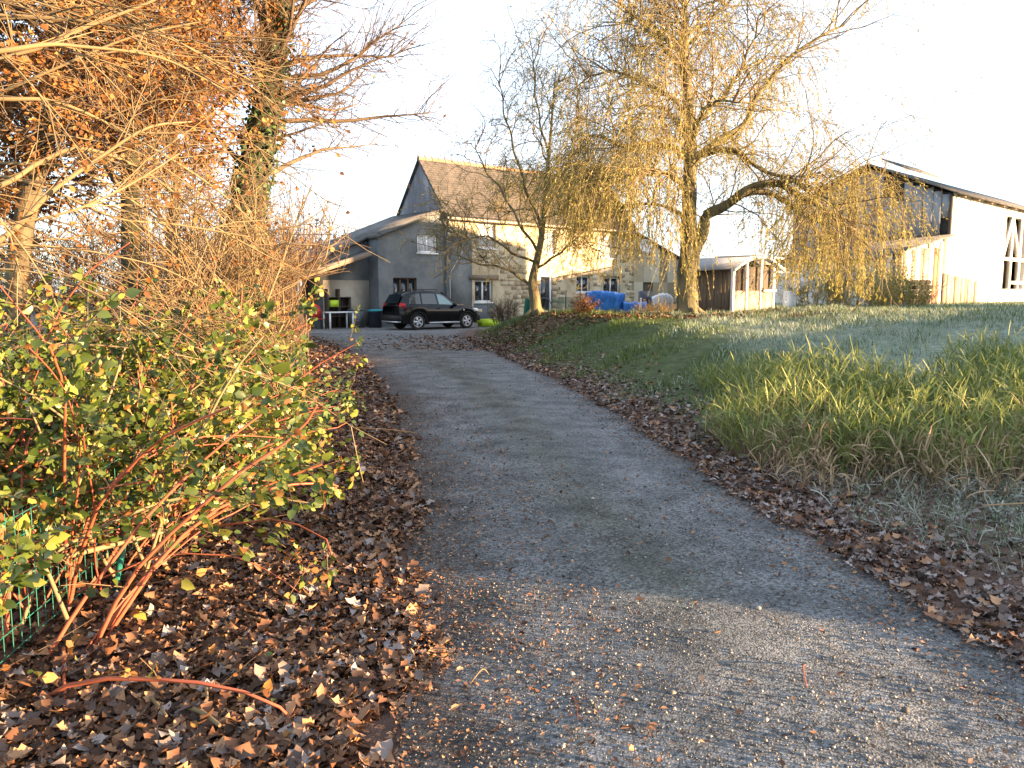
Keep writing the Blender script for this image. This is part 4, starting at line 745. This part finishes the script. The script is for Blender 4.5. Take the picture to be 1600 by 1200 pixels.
# ---- small contorted willow to the left of it
SD=28
sb=base_on_ground(P(837,494,SD)); sm=thing('contorted_willow','smaller willow with twisting bare branches, in front of the farmhouse door','tree',sb)
mb=MB(); tr=[sb]+list(px_path([(836,470,SD),(832,440,SD),(838,410,SD),(846,370,SD),(850,320,SD),(856,260,SD),(862,190,SD),(868,110,SD)])); tp2=spline(tr,40); mb.tube(tp2,np.interp(np.linspace(0,1,40),[0,.08,.3,1],[.30,.22,.15,.02]),11)
for q in range(5): th=q*1.25; mb.tube([sb+np.array([0,0,.4]),sb+np.array([.3*math.cos(th),.3*math.sin(th),.15]),sb+np.array([.55*math.cos(th),.55*math.sin(th),.02])],[.12,.1,.04],6)
L2=[]
for pts,r0 in (([(833,452,SD),(808,430,SD),(778,416,SD-.2),(745,412,SD-.5),(712,395,SD-.5)],.09),([(838,410,SD),(800,395,SD-.5),(765,370,SD-1),(730,372,SD-1),(705,362,SD-1)],.07),([(842,395,SD),(812,350,SD),(785,300,SD+.5),(755,260,SD+.5),(740,215,SD+.5)],.08),
               ([(848,360,SD),(820,290,SD),(800,220,SD),(785,160,SD),(780,100,SD)],.08),([(850,330,SD),(880,280,SD+.5),(900,210,SD+.5),(905,130,SD+.5)],.08),([(838,420,SD),(875,395,SD-.5),(905,370,SD-1),(925,385,SD-1)],.07),([(850,340,SD),(880,330,SD-1),(910,300,SD-1.5),(930,290,SD-2)],.06),([(858,250,SD),(840,170,SD),(835,100,SD),(850,50,SD)],.06),([(845,370,SD),(830,330,SD+1.5),(800,330,SD+2.4),(775,345,SD+3)],.06),([(845,350,SD),(860,300,SD-1.5),(850,240,SD-2.5),(830,200,SD-3)],.06)):
    L2.append(limb(mb,px_path(pts),r0*.72,.014,jit=.04))
mb.build('trunk',M_willowbark,sm,smooth=True); L2=np.array(L2+[spline(tp2[14:],26)])
p,d,t,_=spawn(L2,170,.15,1,.9,up=.25); C2=grow(p,nrm(d+np.array([0,0,.35])),1.1+1.1*R.random(170),10,.2,0); mb=MB(); tubeset(mb,C2,.018,.008,5); p,d,t,_=spawn(C2,1300,.1,1,.9,up=.1); C3=grow(p,d,.6+.6*R.random(1300),9,.35,.02); tubeset(mb,C3,.011,.004,3); mb.build('branches',M_wtwig,sm)
ns=2300; idx=R.integers(0,len(C3),ns); p,d=at(C3,idx,R.random(ns)); side=p[:,0]>-.2; hl=np.where(side,.4+1.3*R.random(ns)**1.4,.3+.35*R.random(ns)); hl=np.minimum(hl,np.maximum(.25,p[:,2]-1.8)); D4=grow(p,nrm(d+rnd(ns)*.4),hl,8,.16,np.where(side,.2,.05)); mb=MB(); tubeset(mb,D4,.0055,.004,3); mb.build('hanging_twigs',M_strand,sm,kind='stuff')
n=34000; idx=R.integers(0,ns,n); p,d=at(D4,idx,R.random(n)); keep=(p[:,0]>-.3)|(R.random(n)<.35); keep&=(p[:,2]<7.5)|(R.random(n)<.3); p,d=p[keep],d[keep]; mb=MB(); leafset(mb,SLIM,p,nrm(d+rnd(len(p))*.6),.08,0); mb.build('leaves',M_wleaf,sm,kind='stuff')
# ---- generic deciduous tree / shrub builders
def tree(name,label,cat,pts,radii,nb,bl,nt,tl,nleaf,ls,mb_,mt,ml,up=.35,t0=.3,droop=.0,group=None,ivy=0,wig=.16,leafT=LEAF,side=None,tw2=0,zmin=None):
    pts=np.array(pts,float); pts[0,2]=TZ(pts[0,0],pts[0,1])-.15; root=thing(name,label,cat,pts[0],group); tp=spline(pts,36); mb=MB(); rr=np.interp(np.linspace(0,1,36),np.linspace(0,1,len(radii)),radii)*(1+.05*np.sin(np.arange(36)*1.9)); rr[0]*=1.35
    mb.tube(tp,rr,12); mb.build('trunk',mb_,root,smooth=True)
    p,d,t,_=spawn(tp[None],nb,t0,1,1.0,up=up)
    if side is not None: d=nrm(d+np.array(side)[None]*R.random((nb,1)))
    B=grow(p,d,bl*(.5+.8*R.random(nb))*(1.15-.5*t),11,wig,droop-.015); mb=MB(); tubeset(mb,B,rr.mean()*.22,.008,5)
    p,d,t,_=spawn(B,nt,.15,1,.8,up=.1); T2=grow(p,d,tl*(.5+R.random(nt)),7,wig*1.1,droop); tubeset(mb,T2,.010,.003,3); 
    if tw2:
        p,d,t,_=spawn(T2,tw2,.1,1,.7,up=.05); T3=grow(p,d,tl*.55*(.4+R.random(tw2)),5,wig,droop); tubeset(mb,T3,.005,.003,3); T2=T3
    mb.build('branches',mt,root)
    if nleaf: p,d=alongs(T2,nleaf); p=p+R.normal(size=p.shape)*.05; mb=MB(); leafset(mb,leafT,p,nrm(d+rnd(len(p))*.8+np.array([0,0,-.3])),ls*(.6+.8*R.random(len(p))),.2); mb.build('leaves',ml,root,kind='stuff')
    if ivy:
        ii=R.integers(0,30,ivy); th=R.random(ivy)*6.28; p=tp[ii]+(tp[ii+1]-tp[ii])*R.random((ivy,1))+np.stack([np.cos(th),np.sin(th),0*th],1)*(rr[ii]*(1+.35*R.random(ivy)))[:,None]; mb=MB(); leafset(mb,BROAD,p,rnd(ivy)+np.array([0,0,-.6]),.085,0); mb.build('ivy',M_ivy,root,kind='stuff')
    return root,B
def press(Q,c):
    if c[0]<-2.3 and c[1]>8.5:
        lim=-R.random((len(Q),1))**1.5*1.1-.02*Q[...,2]*np.sin(Q[...,1]*3)+np.where(Q[...,2]<1.65+.022*Q[...,1],-.262,-.20)*Q[...,1]-.05; Q[...,0]=np.where(Q[...,0]>lim,lim+.15*np.tanh((Q[...,0]-lim)*2)-.25*(Q[...,0]-lim),Q[...,0])
    return Q
def clump(name,label,cat,c,rad,ns,h,lean,wig,droop,nt,tl,nleaf,ls,mt,ml,r0=.022,group=None,leafT=LEAF,tw2=0,bias=(0,0,0),k=5,n=14,t0=.1):
    c=np.array([c[0],c[1],TZ(c[0],c[1])-.1]); root=thing(name,label,cat,c,group); th=R.random(ns)*6.28; r=rad*np.sqrt(R.random(ns)); p=c+np.stack([r*np.cos(th),r*np.sin(th),0*r],1); d=np.stack([np.cos(th)*lean*R.random(ns),np.sin(th)*lean*R.random(ns),np.ones(ns)],1)+np.array(bias)[None]*R.random((ns,1)); St=grow(p,d,h*(.6+.5*R.random(ns)),n,wig,droop); St=press(St,c); mb=MB(); tubeset(mb,St,r0*(.7+.6*R.random(ns)),.006,k); mb.build('stems',mt,root)
    p,d,t,_=spawn(St,nt,t0,1,.75,up=.1); T2=press(grow(p,d,tl*(.4+R.random(nt)),7,wig*1.5,droop),c); mb=MB(); tubeset(mb,T2,.008 if r0>.015 else .005,.003,3)
    if tw2: p,d,t,_=spawn(T2,tw2,.1,1,.7); T3=press(grow(p,d,tl*.5*(.4+R.random(tw2)),5,wig*1.5,droop),c); tubeset(mb,T3,.0045,.0025,3); T2=np.concatenate([T2[:, :5],T3])
    mb.build('twigs',mt,root,kind='stuff')
    if nleaf: p,d=alongs(T2,nleaf); mb=MB(); leafset(mb,leafT,p+R.normal(size=p.shape)*.03,nrm(d+rnd(len(p))*.8),ls*(.5+.9*R.random(len(p))),.35); mb.build('leaves',ml,root,kind='stuff')
    return root,St,T2
# ivy-clad leaning tree
D_=14
tree('ivy_clad_tree','tall leaning tree with dark ivy-clad trunk, rising from the hedge left of the carport','tree',[P(368,520,D_),P(378,420,D_),P(384,330,D_),P(402,240,D_),P(420,150,D_),P(430,60,D_),P(437,-20,D_),P(448,-140,D_),P(455,-260,D_)],[.36,.33,.30,.28,.25,.22,.20,.17,.13],40,2.6,1100,.9,90,.07,M_ivybark,M_twigdark,M_bleaf,up=.25,t0=.3,ivy=2600,side=(.8,.1,-.05),tw2=2800,wig=.13)
# autumn beech
tree('autumn_beech','beech keeping its brown autumn leaves, top left behind the arching hazel twigs','tree',[P(203,520,12.5),P(205,400,12.5),P(204,250,12.5),P(206,100,12.5),P(212,-60,12.5),P(215,-220,12.5)],[.17,.15,.13,.12,.10,.06],90,3.1,2400,.8,44000,.08,M_ivybark,M_twigdark,M_bleaf,up=.05,t0=.28,side=(-.25,-.1,0),tw2=2600)
tree('brown_leaved_oak','oak with brown leaves behind the beech, reaching the left edge','tree',[P(20,520,15),P(30,400,15),P(60,250,15),P(80,100,15),P(90,-60,15),P(95,-240,15)],[.24,.2,.18,.16,.12,.06],80,4.0,2000,.9,34000,.10,M_bark,M_twigdark,M_bleaf,up=.1,t0=.2)
tree('slender_tree','slender dark-stemmed tree between the beech and the ivy-clad trunk','tree',[P(270,520,17),P(268,400,17),P(276,280,17),P(262,150,17),P(265,0,17),P(265,-150,17)],[.13,.12,.11,.09,.07,.04],40,2.0,1000,.8,7000,.085,M_bark,M_twigdark,M_bleaf,up=.15,t0=.25)
# thicket of bare shrubs near the carport
for i,(px,Y,h,lab) in enumerate(((405,17,3.7,'bare orange-twigged shrub standing nearest to the ivy-clad trunk'),(455,19.5,3.4,'rounded bare shrub with pinkish twig tips, in front of the low roof'),(400,21,4.6,'taller bare shrub behind the others, left of the carport'),(250,19,4.2,'bare shrub glimpsed between the beech and the slender tree'),(90,19,4.4,'bare shrub at the far left behind the brambles'),(395,12.5,2.8,'twiggy shrub at the foot of the ivy-clad trunk'))):
    g_=G(px,455+1.65*1200/Y); clump('bare_shrub',lab,'shrub',(g_[0],Y),.8,22,h,.5,.08,.0,650,.7,(1300 if i!=2 else 2200),.06,M_twigor,M_bleaf,tw2=1200,group='bare shrubs in the hedgerow')
# hazel clump with many upright lit stems
cl,St,T2=clump('hazel','multi-stemmed hazel with thin upright lit stems in the middle of the left hedge','hazel',(-4.25,10.6),.45,30,3.3,.35,.05,.0,700,.9,1300,.06,M_twig,M_bleaf,r0=.024,tw2=900,bias=(.35,0,0))
cl,St,T2=clump('hazel','second hazel with dark stems, nearer the big ivy-clad trunk','hazel',(-5.0,12.6),.5,20,3.4,.45,.06,.0,700,.9,700,.06,M_twigor,M_bleaf,r0=.022,tw2=1000,bias=(.3,0,0))
# foreground hazel whose long rods arch in from the left edge
hz=thing('arching_hazel','near hazel whose long pale yellow rods arch in from the left edge, above the brambles','hazel',(-5.2,4.6,-.3))
rods=[([(-120,420,4.6),(0,375,4.7),(80,300,4.8),(150,250,4.9),(230,200,5.0),(300,190,5.2)],.034),([(-150,330,4.8),(0,290,4.9),(60,255,5),(130,232,5.1),(230,270,5.3),(330,350,5.5),(400,390,5.6)],.03),([(-100,120,5),(60,75,5.1),(140,40,5.2),(230,5,5.3),(300,-30,5.4)],.028),
 ([(-150,100,4.6),(0,80,4.7),(70,70,4.8),(120,72,4.9),(250,90,5.1),(350,140,5.3)],.03),([(-150,150,5),(0,155,5),(90,160,5.1),(200,210,5.3),(330,290,5.6),(420,370,5.8)],.026),([(-120,250,5.2),(0,255,5.2),(120,265,5.3),(230,330,5.5),(300,390,5.7)],.02),
 ([(-100,340,4.4),(0,350,4.5),(110,330,4.6),(200,290,4.8),(280,240,5)],.016),([(-80,260,5),(60,290,5),(180,340,5.1),(270,350,5.3),(390,370,5.5)],.018),([(-80,20,5.5),(100,30,5.6),(250,55,5.7),(400,130,6)],.02),([(-80,180,6),(80,110,6),(200,60,6.1),(330,30,6.3)],.022)]
mb=MB(); RD=[]
for pts,r0 in rods: p_=spline(px_path(pts),26); mb2=MB(); mb2.tube(p_,np.linspace(r0*.62,.005,26),7); mb2.build('rod',M_twig,hz,smooth=True); RD.append(p_)
# extra thinner arching rods, from stools at the left
n=42; p=np.stack([-4.6+.9*R.random(n),4.3+3.0*R.random(n),.9+3.6*R.random(n)],1); d=np.stack([.9+.3*R.random(n),.1*R.normal(size=n),.55*R.random(n)-.05],1); Q=grow(p,d,1.5+1.1*R.random(n),26,.035,.035); tubeset(mb,Q,.008,.004,4); RD=np.concatenate([np.array(RD),Q])
th=np.arange(9)*.7; St=grow(np.stack([-5.2+.3*np.cos(th),4.6+.3*np.sin(th),-.3+0*th],1),np.stack([.1*np.cos(th)+.08,.2*np.sin(th),1+0*th],1),4.2,14,.03,0); tubeset(mb,St,.04,.015,6); mb.build('stems',M_twig,hz)
p,d,t,_=spawn(RD,520,.2,1,.55,up=.0); H2=grow(p,d,.35+.5*R.random(520),7,.08,.02); mb=MB(); tubeset(mb,H2,.0048,.0022,3); p,d,t,_=spawn(H2,450,.2,1,.6); H3=grow(p,d,.2+.2*R.random(450),5,.08,.02); tubeset(mb,H3,.003,.002,3); mb.build('twigs',M_twig,hz,kind='stuff')
p,d=alongs(H2,420,.3,1); mb=MB(); leafset(mb,BROAD,p,nrm(d+rnd(420)*.7+np.array([0,0,-.5])),.05,.1); mb.build('leaves',M_bleaf,hz,kind='stuff')
# ---- brambles
def bramble(label,c,rx_,ry_,h,ncane,nleaf,ls,seed,single=0,ml=M_gleaf):
    c=np.array([c[0],c[1],TZ(c[0],c[1])-.1]); root=thing('bramble_bush',label,'bramble',c,'brambles along the left fence')
    p=c+np.stack([(R.random(ncane)-.5)*2*rx_,(R.random(ncane)-.5)*2*ry_,0*R.random(ncane)],1); d=np.stack([.35*R.normal(size=ncane)+.18,.35*R.normal(size=ncane),1+0*p[:,0]],1)
    Cn=grow(p,d,h*(.85+.6*R.random(ncane)),20,.06,.07,z0=c[2]+.05)
    def hold(Q): lim=XL(Q[...,1])-.45; Q[...,0]=np.where(Q[...,0]>lim,lim+.25*np.tanh((Q[...,0]-lim)),Q[...,0]); return Q
    Cn=hold(Cn)
    for i in range(min(ncane,36)): 
        m1=MB(); m1.tube(Cn[i][::2],np.linspace(.0095,.004,10)*(1.25 if seed==1 else 1),5); m1.build('cane',M_cane if i%3 else M_twig,root)
    if ncane>36: m1=MB(); tubeset(m1,Cn[36:],.006,.003,4); m1.build('canes',M_cane,root,kind='stuff')
    q,d,t,_=spawn(Cn,int(ncane*9),.15,1,.8,up=.15); Tw=grow(q,d,.15+.35*R.random(len(q)),6,.12,.04,z0=c[2]+.03); Tw=hold(Tw); m1=MB(); tubeset(m1,Tw,.003,.0016,3); m1.build('twigs',M_twigor,root,kind='stuff')
    al=np.concatenate([Tw,Cn[:,::4][:,:6] if Cn[:,::4].shape[1]>=6 else Tw[:1]]) if False else Tw
    p,d=alongs(al,nleaf*2,.1,1); kp=R.random(nleaf*2)<np.clip((p[:,2]-c[2]-(.38 if seed==1 else .15))/.55+.25*wob(p[:,0]*3,p[:,1]*3+p[:,2]*4,1.5)-.15,.03,1)*(.5+.5*(wob(p[:,0],p[:,1]+p[:,2]*1.3,3.0,seed)>-.35)); kk=np.flatnonzero(kp)[:nleaf]; nleaf=len(kk); p,d=p[kk],d[kk]; p=p+R.normal(size=p.shape)*.02; D_l=nrm(d+rnd(nleaf)*.7+np.array([.4,-.2,-.25])); A,B,Cc=frames(D_l,.2); face=np.array([.6,-.6,.5]); fl=(Cc@face)<0; Cc[fl]*=-1; B[fl]*=-1
    s_=ls*.9*np.clip(R.lognormal(-.05,.33,nleaf),.35,1.6); m1=MB(); V,F=stamp(BROAD[0],BROAD[1],p[single:],A[single:],B[single:],Cc[single:],s_[single:]); m1.add(V,F); m1.build('leaves',ml,root,kind='stuff',smooth=True)
    nb_=nleaf//5; pb,db=alongs(al,nb_,.2,1); m1=MB(); leafset(m1,BROAD,pb,db+rnd(nb_),ls*.75*(.5+R.random(nb_)),.1); m1.build('withered_leaves',M_bleaf,root,kind='stuff')
    if single: # the nearest leaves one by one, sharing one mesh
        m1=MB(); V,F=stamp(BROAD[0],BROAD[1],np.zeros((1,3)),np.array([[1.,0,0]]),np.array([[0,1.,0]]),np.array([[0,0,1.]]),1.0); m1.add(V,F); first=m1.build('leaf',ml,root); me=first.data
        for i in range(single):
            o=first if i==0 else first.copy()
            if i: COL.objects.link(o)
            s=float(s_[i])*1.25; pl=p[i]-np.array(root.location)
            o.matrix_local=Matrix(((A[i][0]*s,B[i][0]*s,Cc[i][0]*s,pl[0]),(A[i][1]*s,B[i][1]*s,Cc[i][1]*s,pl[1]),(A[i][2]*s,B[i][2]*s,Cc[i][2]*s,pl[2]),(0,0,0,1)))
    return root,Cn
bramble('tall bramble at the left edge with thick red canes over the green wire fence',(-2.75,3.6),.75,.8,1.55,70,7500,.05,1,single=180)
bramble('bramble thick with yellow-green leaves, in the middle of the near hedge',(-2.75,5.0),.6,.7,1.45,50,8000,.048,2,single=110)
bramble('bramble with pinkish arching canes at the end of the near leafy hedge',(-2.95,6.6),.5,.7,1.35,46,5500,.045,3)
bramble('bramble behind the tall ones, at the left edge',(-3.9,4.8),.7,1.1,2.0,50,6500,.055,4)
bramble('low dark-leaved bramble beside the leaf litter, before the green shrub',(-3.1,8.4),.6,.8,.95,40,3000,.05,5,ml=M_ivy)
bramble('bramble deep in the hedge behind the middle ones',(-4.1,7.2),.7,1.1,1.8,50,6000,.055,6)
# green small-leaved shrubs further up
for i,(c,h,lab) in enumerate((((-3.2,9.9),1.25,'dense green small-leaved shrub lit by the sun, half way up the left hedge'),((-3.35,11.6),1.35,'yellow-green shrub at the far end of the leafy hedge, before the carport'),((-4.0,9.0),1.6,'green shrub behind the low dark-leaved bramble'))):
    clump('green_shrub',lab,'shrub',c,.6,30,h,.75,.12,.02,700,.4,9500,.045,M_twigor,[M_gleaf,M_gleaf,M_ivy][i],r0=.01,tw2=600,group='green shrubs in the left hedge',leafT=LEAF)
for i,(c,lab) in enumerate((((-2.95,11.0),'dry orange weed clump on the verge at the end of the green hedge'),((-3.4,13.5),'dry orange weed clump on the verge left of the lane, further up'),((-4.6,17.5),'dry weed clump beside the lane below the carport'),((-5.4,21.5),'last dry weed clump before the carport'))):
    clump('dry_weeds',lab,'weeds',c,.5,40,.8 if i<2 else 1.3,.8,.12,.03,500,.3,1200,.03,M_twigor,M_bleaf,r0=.006,group='dry weeds on the left verge')
# two ivy mounds that close the hedge at ground level
for i,(c,h,r_) in enumerate((((-3.7,6.0),.9,1.3),((-4.3,9.6),1.0,1.5),((-5.2,13.5),1.2,1.6),((-6.6,18.5),1.3,1.8))):
    root=thing('ivy_mound',['low ivy mound under the near brambles','low ivy mound under the green shrubs','low ivy mound at the foot of the ivy-clad tree','low ivy mound under the bare shrubs before the carport'][i],'ivy',(c[0],c[1],TZ(*c)))
    n=4300; q=rnd(n); q[:,2]=np.abs(q[:,2]); rr=.55+.5*R.random(n); p=np.array([c[0],c[1],TZ(*c)])+q*np.array([r_*.75,r_*1.2,h])*rr[:,None]; mb=MB(); leafset(mb,BROAD,p,nrm(rnd(n)+q*.5),.065,.2); mb.build('leaves',M_ivy,root,kind='stuff')
    m=160; Q=grow(p[:m],rnd(m)+np.array([0,0,.3]),.6,7,.2,.05); mb=MB(); tubeset(mb,Q,.006,.003,3); mb.build('stems',M_twigdark,root,kind='stuff')
# distant hedgerow behind
dh=thing('distant_hedgerow','dark bare hedgerow far across the field behind the left trees','hedgerow',(-30,60,0)); n=6000; x=-75+R.random(n)*68; z=R.random(n)**1.2*(5.5+1.8*wob(x,x*0,.25)); mb=MB(); p=np.stack([x,62+R.normal(size=n)*1.5+x*.1,z],1); Q=grow(p,rnd(n)*.7+np.array([0,0,.8]),1.6,3,.3,0); tubeset(mb,Q,.03,.012,3); mb.build('branches',M_twigdark,dh,kind='stuff')
mb=MB(); leafset(mb,LEAF,p[:6000],rnd(6000),.38,0); mb.build('leaves',M_bleaf,dh,kind='stuff')
# ------------------------------------------------------------------ reeds on the right
def reeds(name,label,material,c,rx_,ry_,n,h,w,lean,seg=5,seed=0,fr=.0,stems=True):
    cz_=TZ(*c); root=thing(name,label,'reeds',(c[0],c[1],cz_),'reed clumps beside the lane'); ns=n//6; th=R.random(ns)*6.28; r=np.sqrt(R.random(ns)); x=c[0]+rx_*r*np.cos(th); y=c[1]+ry_*r*np.sin(th); p0=grounded(x,y,-.03)
    hs=h*(.5+.5*R.random(ns))*(1.08-.4*r**2)*(1+.25*wob(x,y,2.3)); d0=np.stack([np.cos(th)*r*.35,np.sin(th)*r*.35,1+0*r],1)+R.normal(size=(ns,3))*.16+np.array([-.08,.0,0]); St=grow(p0,d0,hs,7,.06,.012); mb=MB(); tubeset(mb,St,.0032,.0015,3); mb.build('stems',M_reedtan if R.random()<.5 else material,root,kind='stuff')
    k1=R.integers(0,ns,n); t1=R.random(n)**.8; t1=np.where(R.random(n)<.2,1,t1); p,dt=at(St,k1,np.minimum(t1,.999)); az=R.random(n)*6.28; out=np.stack([np.cos(az),np.sin(az),0*az],1)
    L_=(.22+.38*R.random(n))*h*(1.15-.35*t1); e0=.5+.8*R.random(n); dd=nrm(out*np.cos(e0)[:,None]+np.array([0,0,1.])*np.sin(e0)[:,None]+dt*.3); C_2=grow(p,dd,L_,seg+1,.05,lean*.16*(.3+R.random(n)))
    t=np.linspace(0,1,seg+1); sdv=nrm(np.cross(np.gradient(C_2,axis=1),np.array([0,0,1.])[None,None]+R.normal(size=(n,1,3))*.35)); wd=(w*(.5+.8*R.random(n)))[:,None]*np.sin(np.clip(t*.9+.1,0,1)*math.pi)**.6
    a=C_2-sdv*wd[...,None]/2; b=C_2+sdv*wd[...,None]/2; V=np.stack([a,b],2).reshape(-1,3); k=2*(seg+1); i=np.arange(seg)*2; F=np.stack([i,i+1,i+3,i+2],-1); F=(F[None]+(np.arange(n)*k)[:,None,None]).reshape(-1,4); mb=MB(); mb.add(V,F); mb.build('blades',material,root,kind='stuff'); return root
reeds('reed_clump','dark green reed clump nearest the lane, first on the left of the reed bed',M_reed,(2.95,7.9),.8,1.2,1900,.66,.013,1.1)
reeds('reed_clump','tall bright reed clump with spiky tops in the middle of the bed',M_reed,(4.0,9.4),.95,1.0,2100,.72,.014,1.0)
reeds('reed_clump','sunlit yellow-green reed clump in front of the bed',M_reed,(4.05,7.0),1.0,.8,2000,.62,.014,1.2)
reeds('reed_clump','reed clump running out of the right edge, behind the frosty weeds',M_reed,(6.1,8.6),1.1,1.1,2300,.70,.014,1.1)
reeds('reed_clump','reed clump at the far end of the bed, its tips catching the sun',M_reed,(3.6,11.3),.8,1.0,1400,.50,.013,1.0)
reeds('reed_clump','reed clump at the right edge, furthest back',M_reed,(7.3,11.0),1.0,1.0,1600,.62,.014,1.0)
reeds('reed_clump','drooping pale dead reeds at the lane edge of the bed',M_reedtan,(2.7,6.7),.5,.8,450,.5,.012,1.8)
reeds('reed_clump','pale dead reeds in front of the sunlit clump',M_reedtan,(3.8,6.1),.9,.45,420,.5,.011,1.7)
reeds('reed_clump','short dead reeds at the right edge',M_reedtan,(5.2,6.7),1.0,.6,500,.55,.011,1.5)
# frosty weeds at the lower right
M_frweed=mat('frosted_weed',(.12,.11,.08),(.42,.44,.40),scale=3,island=.7,c3=(.24,.25,.21),rough=.8)
for i,(c,lab) in enumerate((((3.75,5.15),'frosted grey weeds at the edge of the leaf litter, lower right'),((4.6,5.5),'frosted weeds further right beside the dead stalks'),((5.3,6.0),'frosted weeds at the right edge before the reeds'),((3.1,5.5),'small frosted weeds nearest the lane'))):
    clump('frosted_weeds',lab,'weeds',c,.65,60,.34,1.5,.16,.10,520,.13,1300,.022,M_frweed,M_frost,r0=.0028,group='frosted weeds',leafT=LEAF)
n=9000; y=4.2+R.random(n)*3; x=XR(y)+.55+R.random(n)**.7*3.2; isf=R.random(n)<.6
blades('frosted_grass',M_frost,x[isf],y[isf],.11,.006,1.0); blades('grass',M_grass,x[~isf],y[~isf],.11,.006,.8)
o=MB().tube(spline([[3.0,4.75,.30],[3.7,4.65,.36],[4.0,4.55,.33],[4.35,4.2,.12]],14),np.linspace(.006,.008,14),5).build('dead_stalk',M_reedtan,None); tag(o,'long bent pale stalk lying across the frosted weeds','stalk')
for i,(pa,pb) in enumerate((((1495,640,6.4),(1560,585,6.8)),((1565,750,5.2),(1600,850,5.0)))):
    pass
# orange shrub on the crest and brown bush before the house
g_=P(911,500,26.5); clump('orange_shrub','small round shrub with glowing orange leaves on the crest, below the blue tarpaulin','shrub',(g_[0],26.5),.25,26,.75,.7,.15,0,260,.25,1500,.05,M_twigor,M_bleaf,r0=.006)
g_=P(787,498,31); clump('brown_bush','leafless brown bush at the top of the lane, under the lower farmhouse window','bush',(g_[0],31),.4,50,1.0,.55,.1,0,800,.3,900,.035,M_twigdark,M_twigor,r0=.007)
for i,px in enumerate((1012,1048,1030)):
    g_=P(px,500,26); clump('dry_seedlings',['dry pale seedlings under the left curtain of the willow','dry pale seedlings nearest the willow trunk','dry bushy seedlings on the crest between the other two'][i],'weeds',(g_[0],25.5+i*.4),.5,20,.5,.8,.15,.02,160,.25,260,.035,M_strand,M_bleaf,r0=.006,group='dry seedlings under the willow')
# scrub before the barn lean-to
for i,(px,Y,h) in enumerate(((1290,30,2.2),(1345,30.5,1.9),(1400,32,1.4))):
    g_=P(px,480,Y); clump('scrub',['scrub clump at the left end, next to the white cabinet','scrub clump in the middle of the barn lean-to','lower scrub clump beside the log stack'][i],'scrub',(g_[0],Y),1.0,50,h,.6,.12,.0,900,.5,2400,.07,M_strand,M_wleaf,r0=.010,group='scrub before the barn lean-to')
# ------------------------------------------------------------------ green wire fence at the lower left
wf=thing('wire_fence','green welded wire fence half buried under the brambles, lower left corner','fence',(-2.35,3.2,-.2))
fa,fb=np.array([-2.15,2.0,-.35]),np.array([-2.75,7.6,-.25])
for i in (0,2,3): q=fa+(fb-fa)*i/3; MB().bar(q-[0,0,.2],q+np.array([0,0,1.0]),.04).build('post',M_wire,wf)
MB().bar(fa+(fb-fa)*.52+np.array([0,0,.75]),fa+(fb-fa)*.30+np.array([.25,0,.05]),.03).build('brace',M_wire,wf)
mb=MB()
for k_ in range(10): mb.tube([fa+[0,0,.05+.1*k_],(fa+fb)/2+[.04,0,.04+.1*k_],fb+[0,0,.05+.1*k_]],[.0025]*3,4,cap=False)
for k_ in range(75): q=fa+(fb-fa)*k_/74; mb.tube([q+[0,0,.02],q+[.01,0,.98]],[.0025]*2,4,cap=False)
mb.build('mesh',M_wire,wf,kind='stuff')
# loose sticks on the leaf litter and lane
def gp(px,py,dz=.02): q=G(px,py); q[2]=TZ(q[0],q[1])+dz; return q
for i,(a,b,r_,lab,m_) in enumerate((((20,905),(395,782),.016,'thick pale fallen branch poking out of the brambles','twig'),((165,1200),(330,1000),.007,'thin twig slanting across the lower left leaves','or'),((100,1020),(105,1130),.009,'short upright red cane at the lower left','cane'),((385,965),(420,985),.006,'short pale stick in the middle of the leaves','twig'),((280,1110),(345,1165),.011,'pale split stick on the leaves near the bottom','twig'),((320,1075),(325,1120),.009,'stubby pale stick beside the split one','twig'),((230,1090),(262,1150),.008,'pale stick stub left of the split one','twig'),((440,745),(560,752),.006,'thin grey stick across the shaded litter','or'),((415,1175),(475,1180),.005,'thin stick at the bottom edge','or'),((895,1095),(903,1135),.003,'short reddish twig on the sunlit gravel','cane'),((1258,1045),(1262,1090),.003,'curled reddish twig on the right side of the sunlit gravel','cane'),((735,1075),(765,1062),.003,'small tan twig on the left of the sunlit gravel','twig'))):
    p0,p1=gp(*a),gp(*b); mid=(p0+p1)/2+np.array([0,0,.02+.02*R.random()])+R.normal(size=3)*.01
    if i==0: p0[2]+=.35; p1=gp(*b,.28); p1=P(395,782,5.3); p0=P(60,880,3.7); mid=(p0+p1)/2+np.array([0,0,-.03])
    if 3<=i<=6: p1[2]+=.05
    o=MB().tube(spline([p0,mid,p1],12),np.linspace(r_,r_*.6,12),6).build('stick',{'twig':M_twig,'or':M_twigor,'cane':M_cane}[m_],None,smooth=True); tag(o,lab,'stick','sticks lying on the ground')
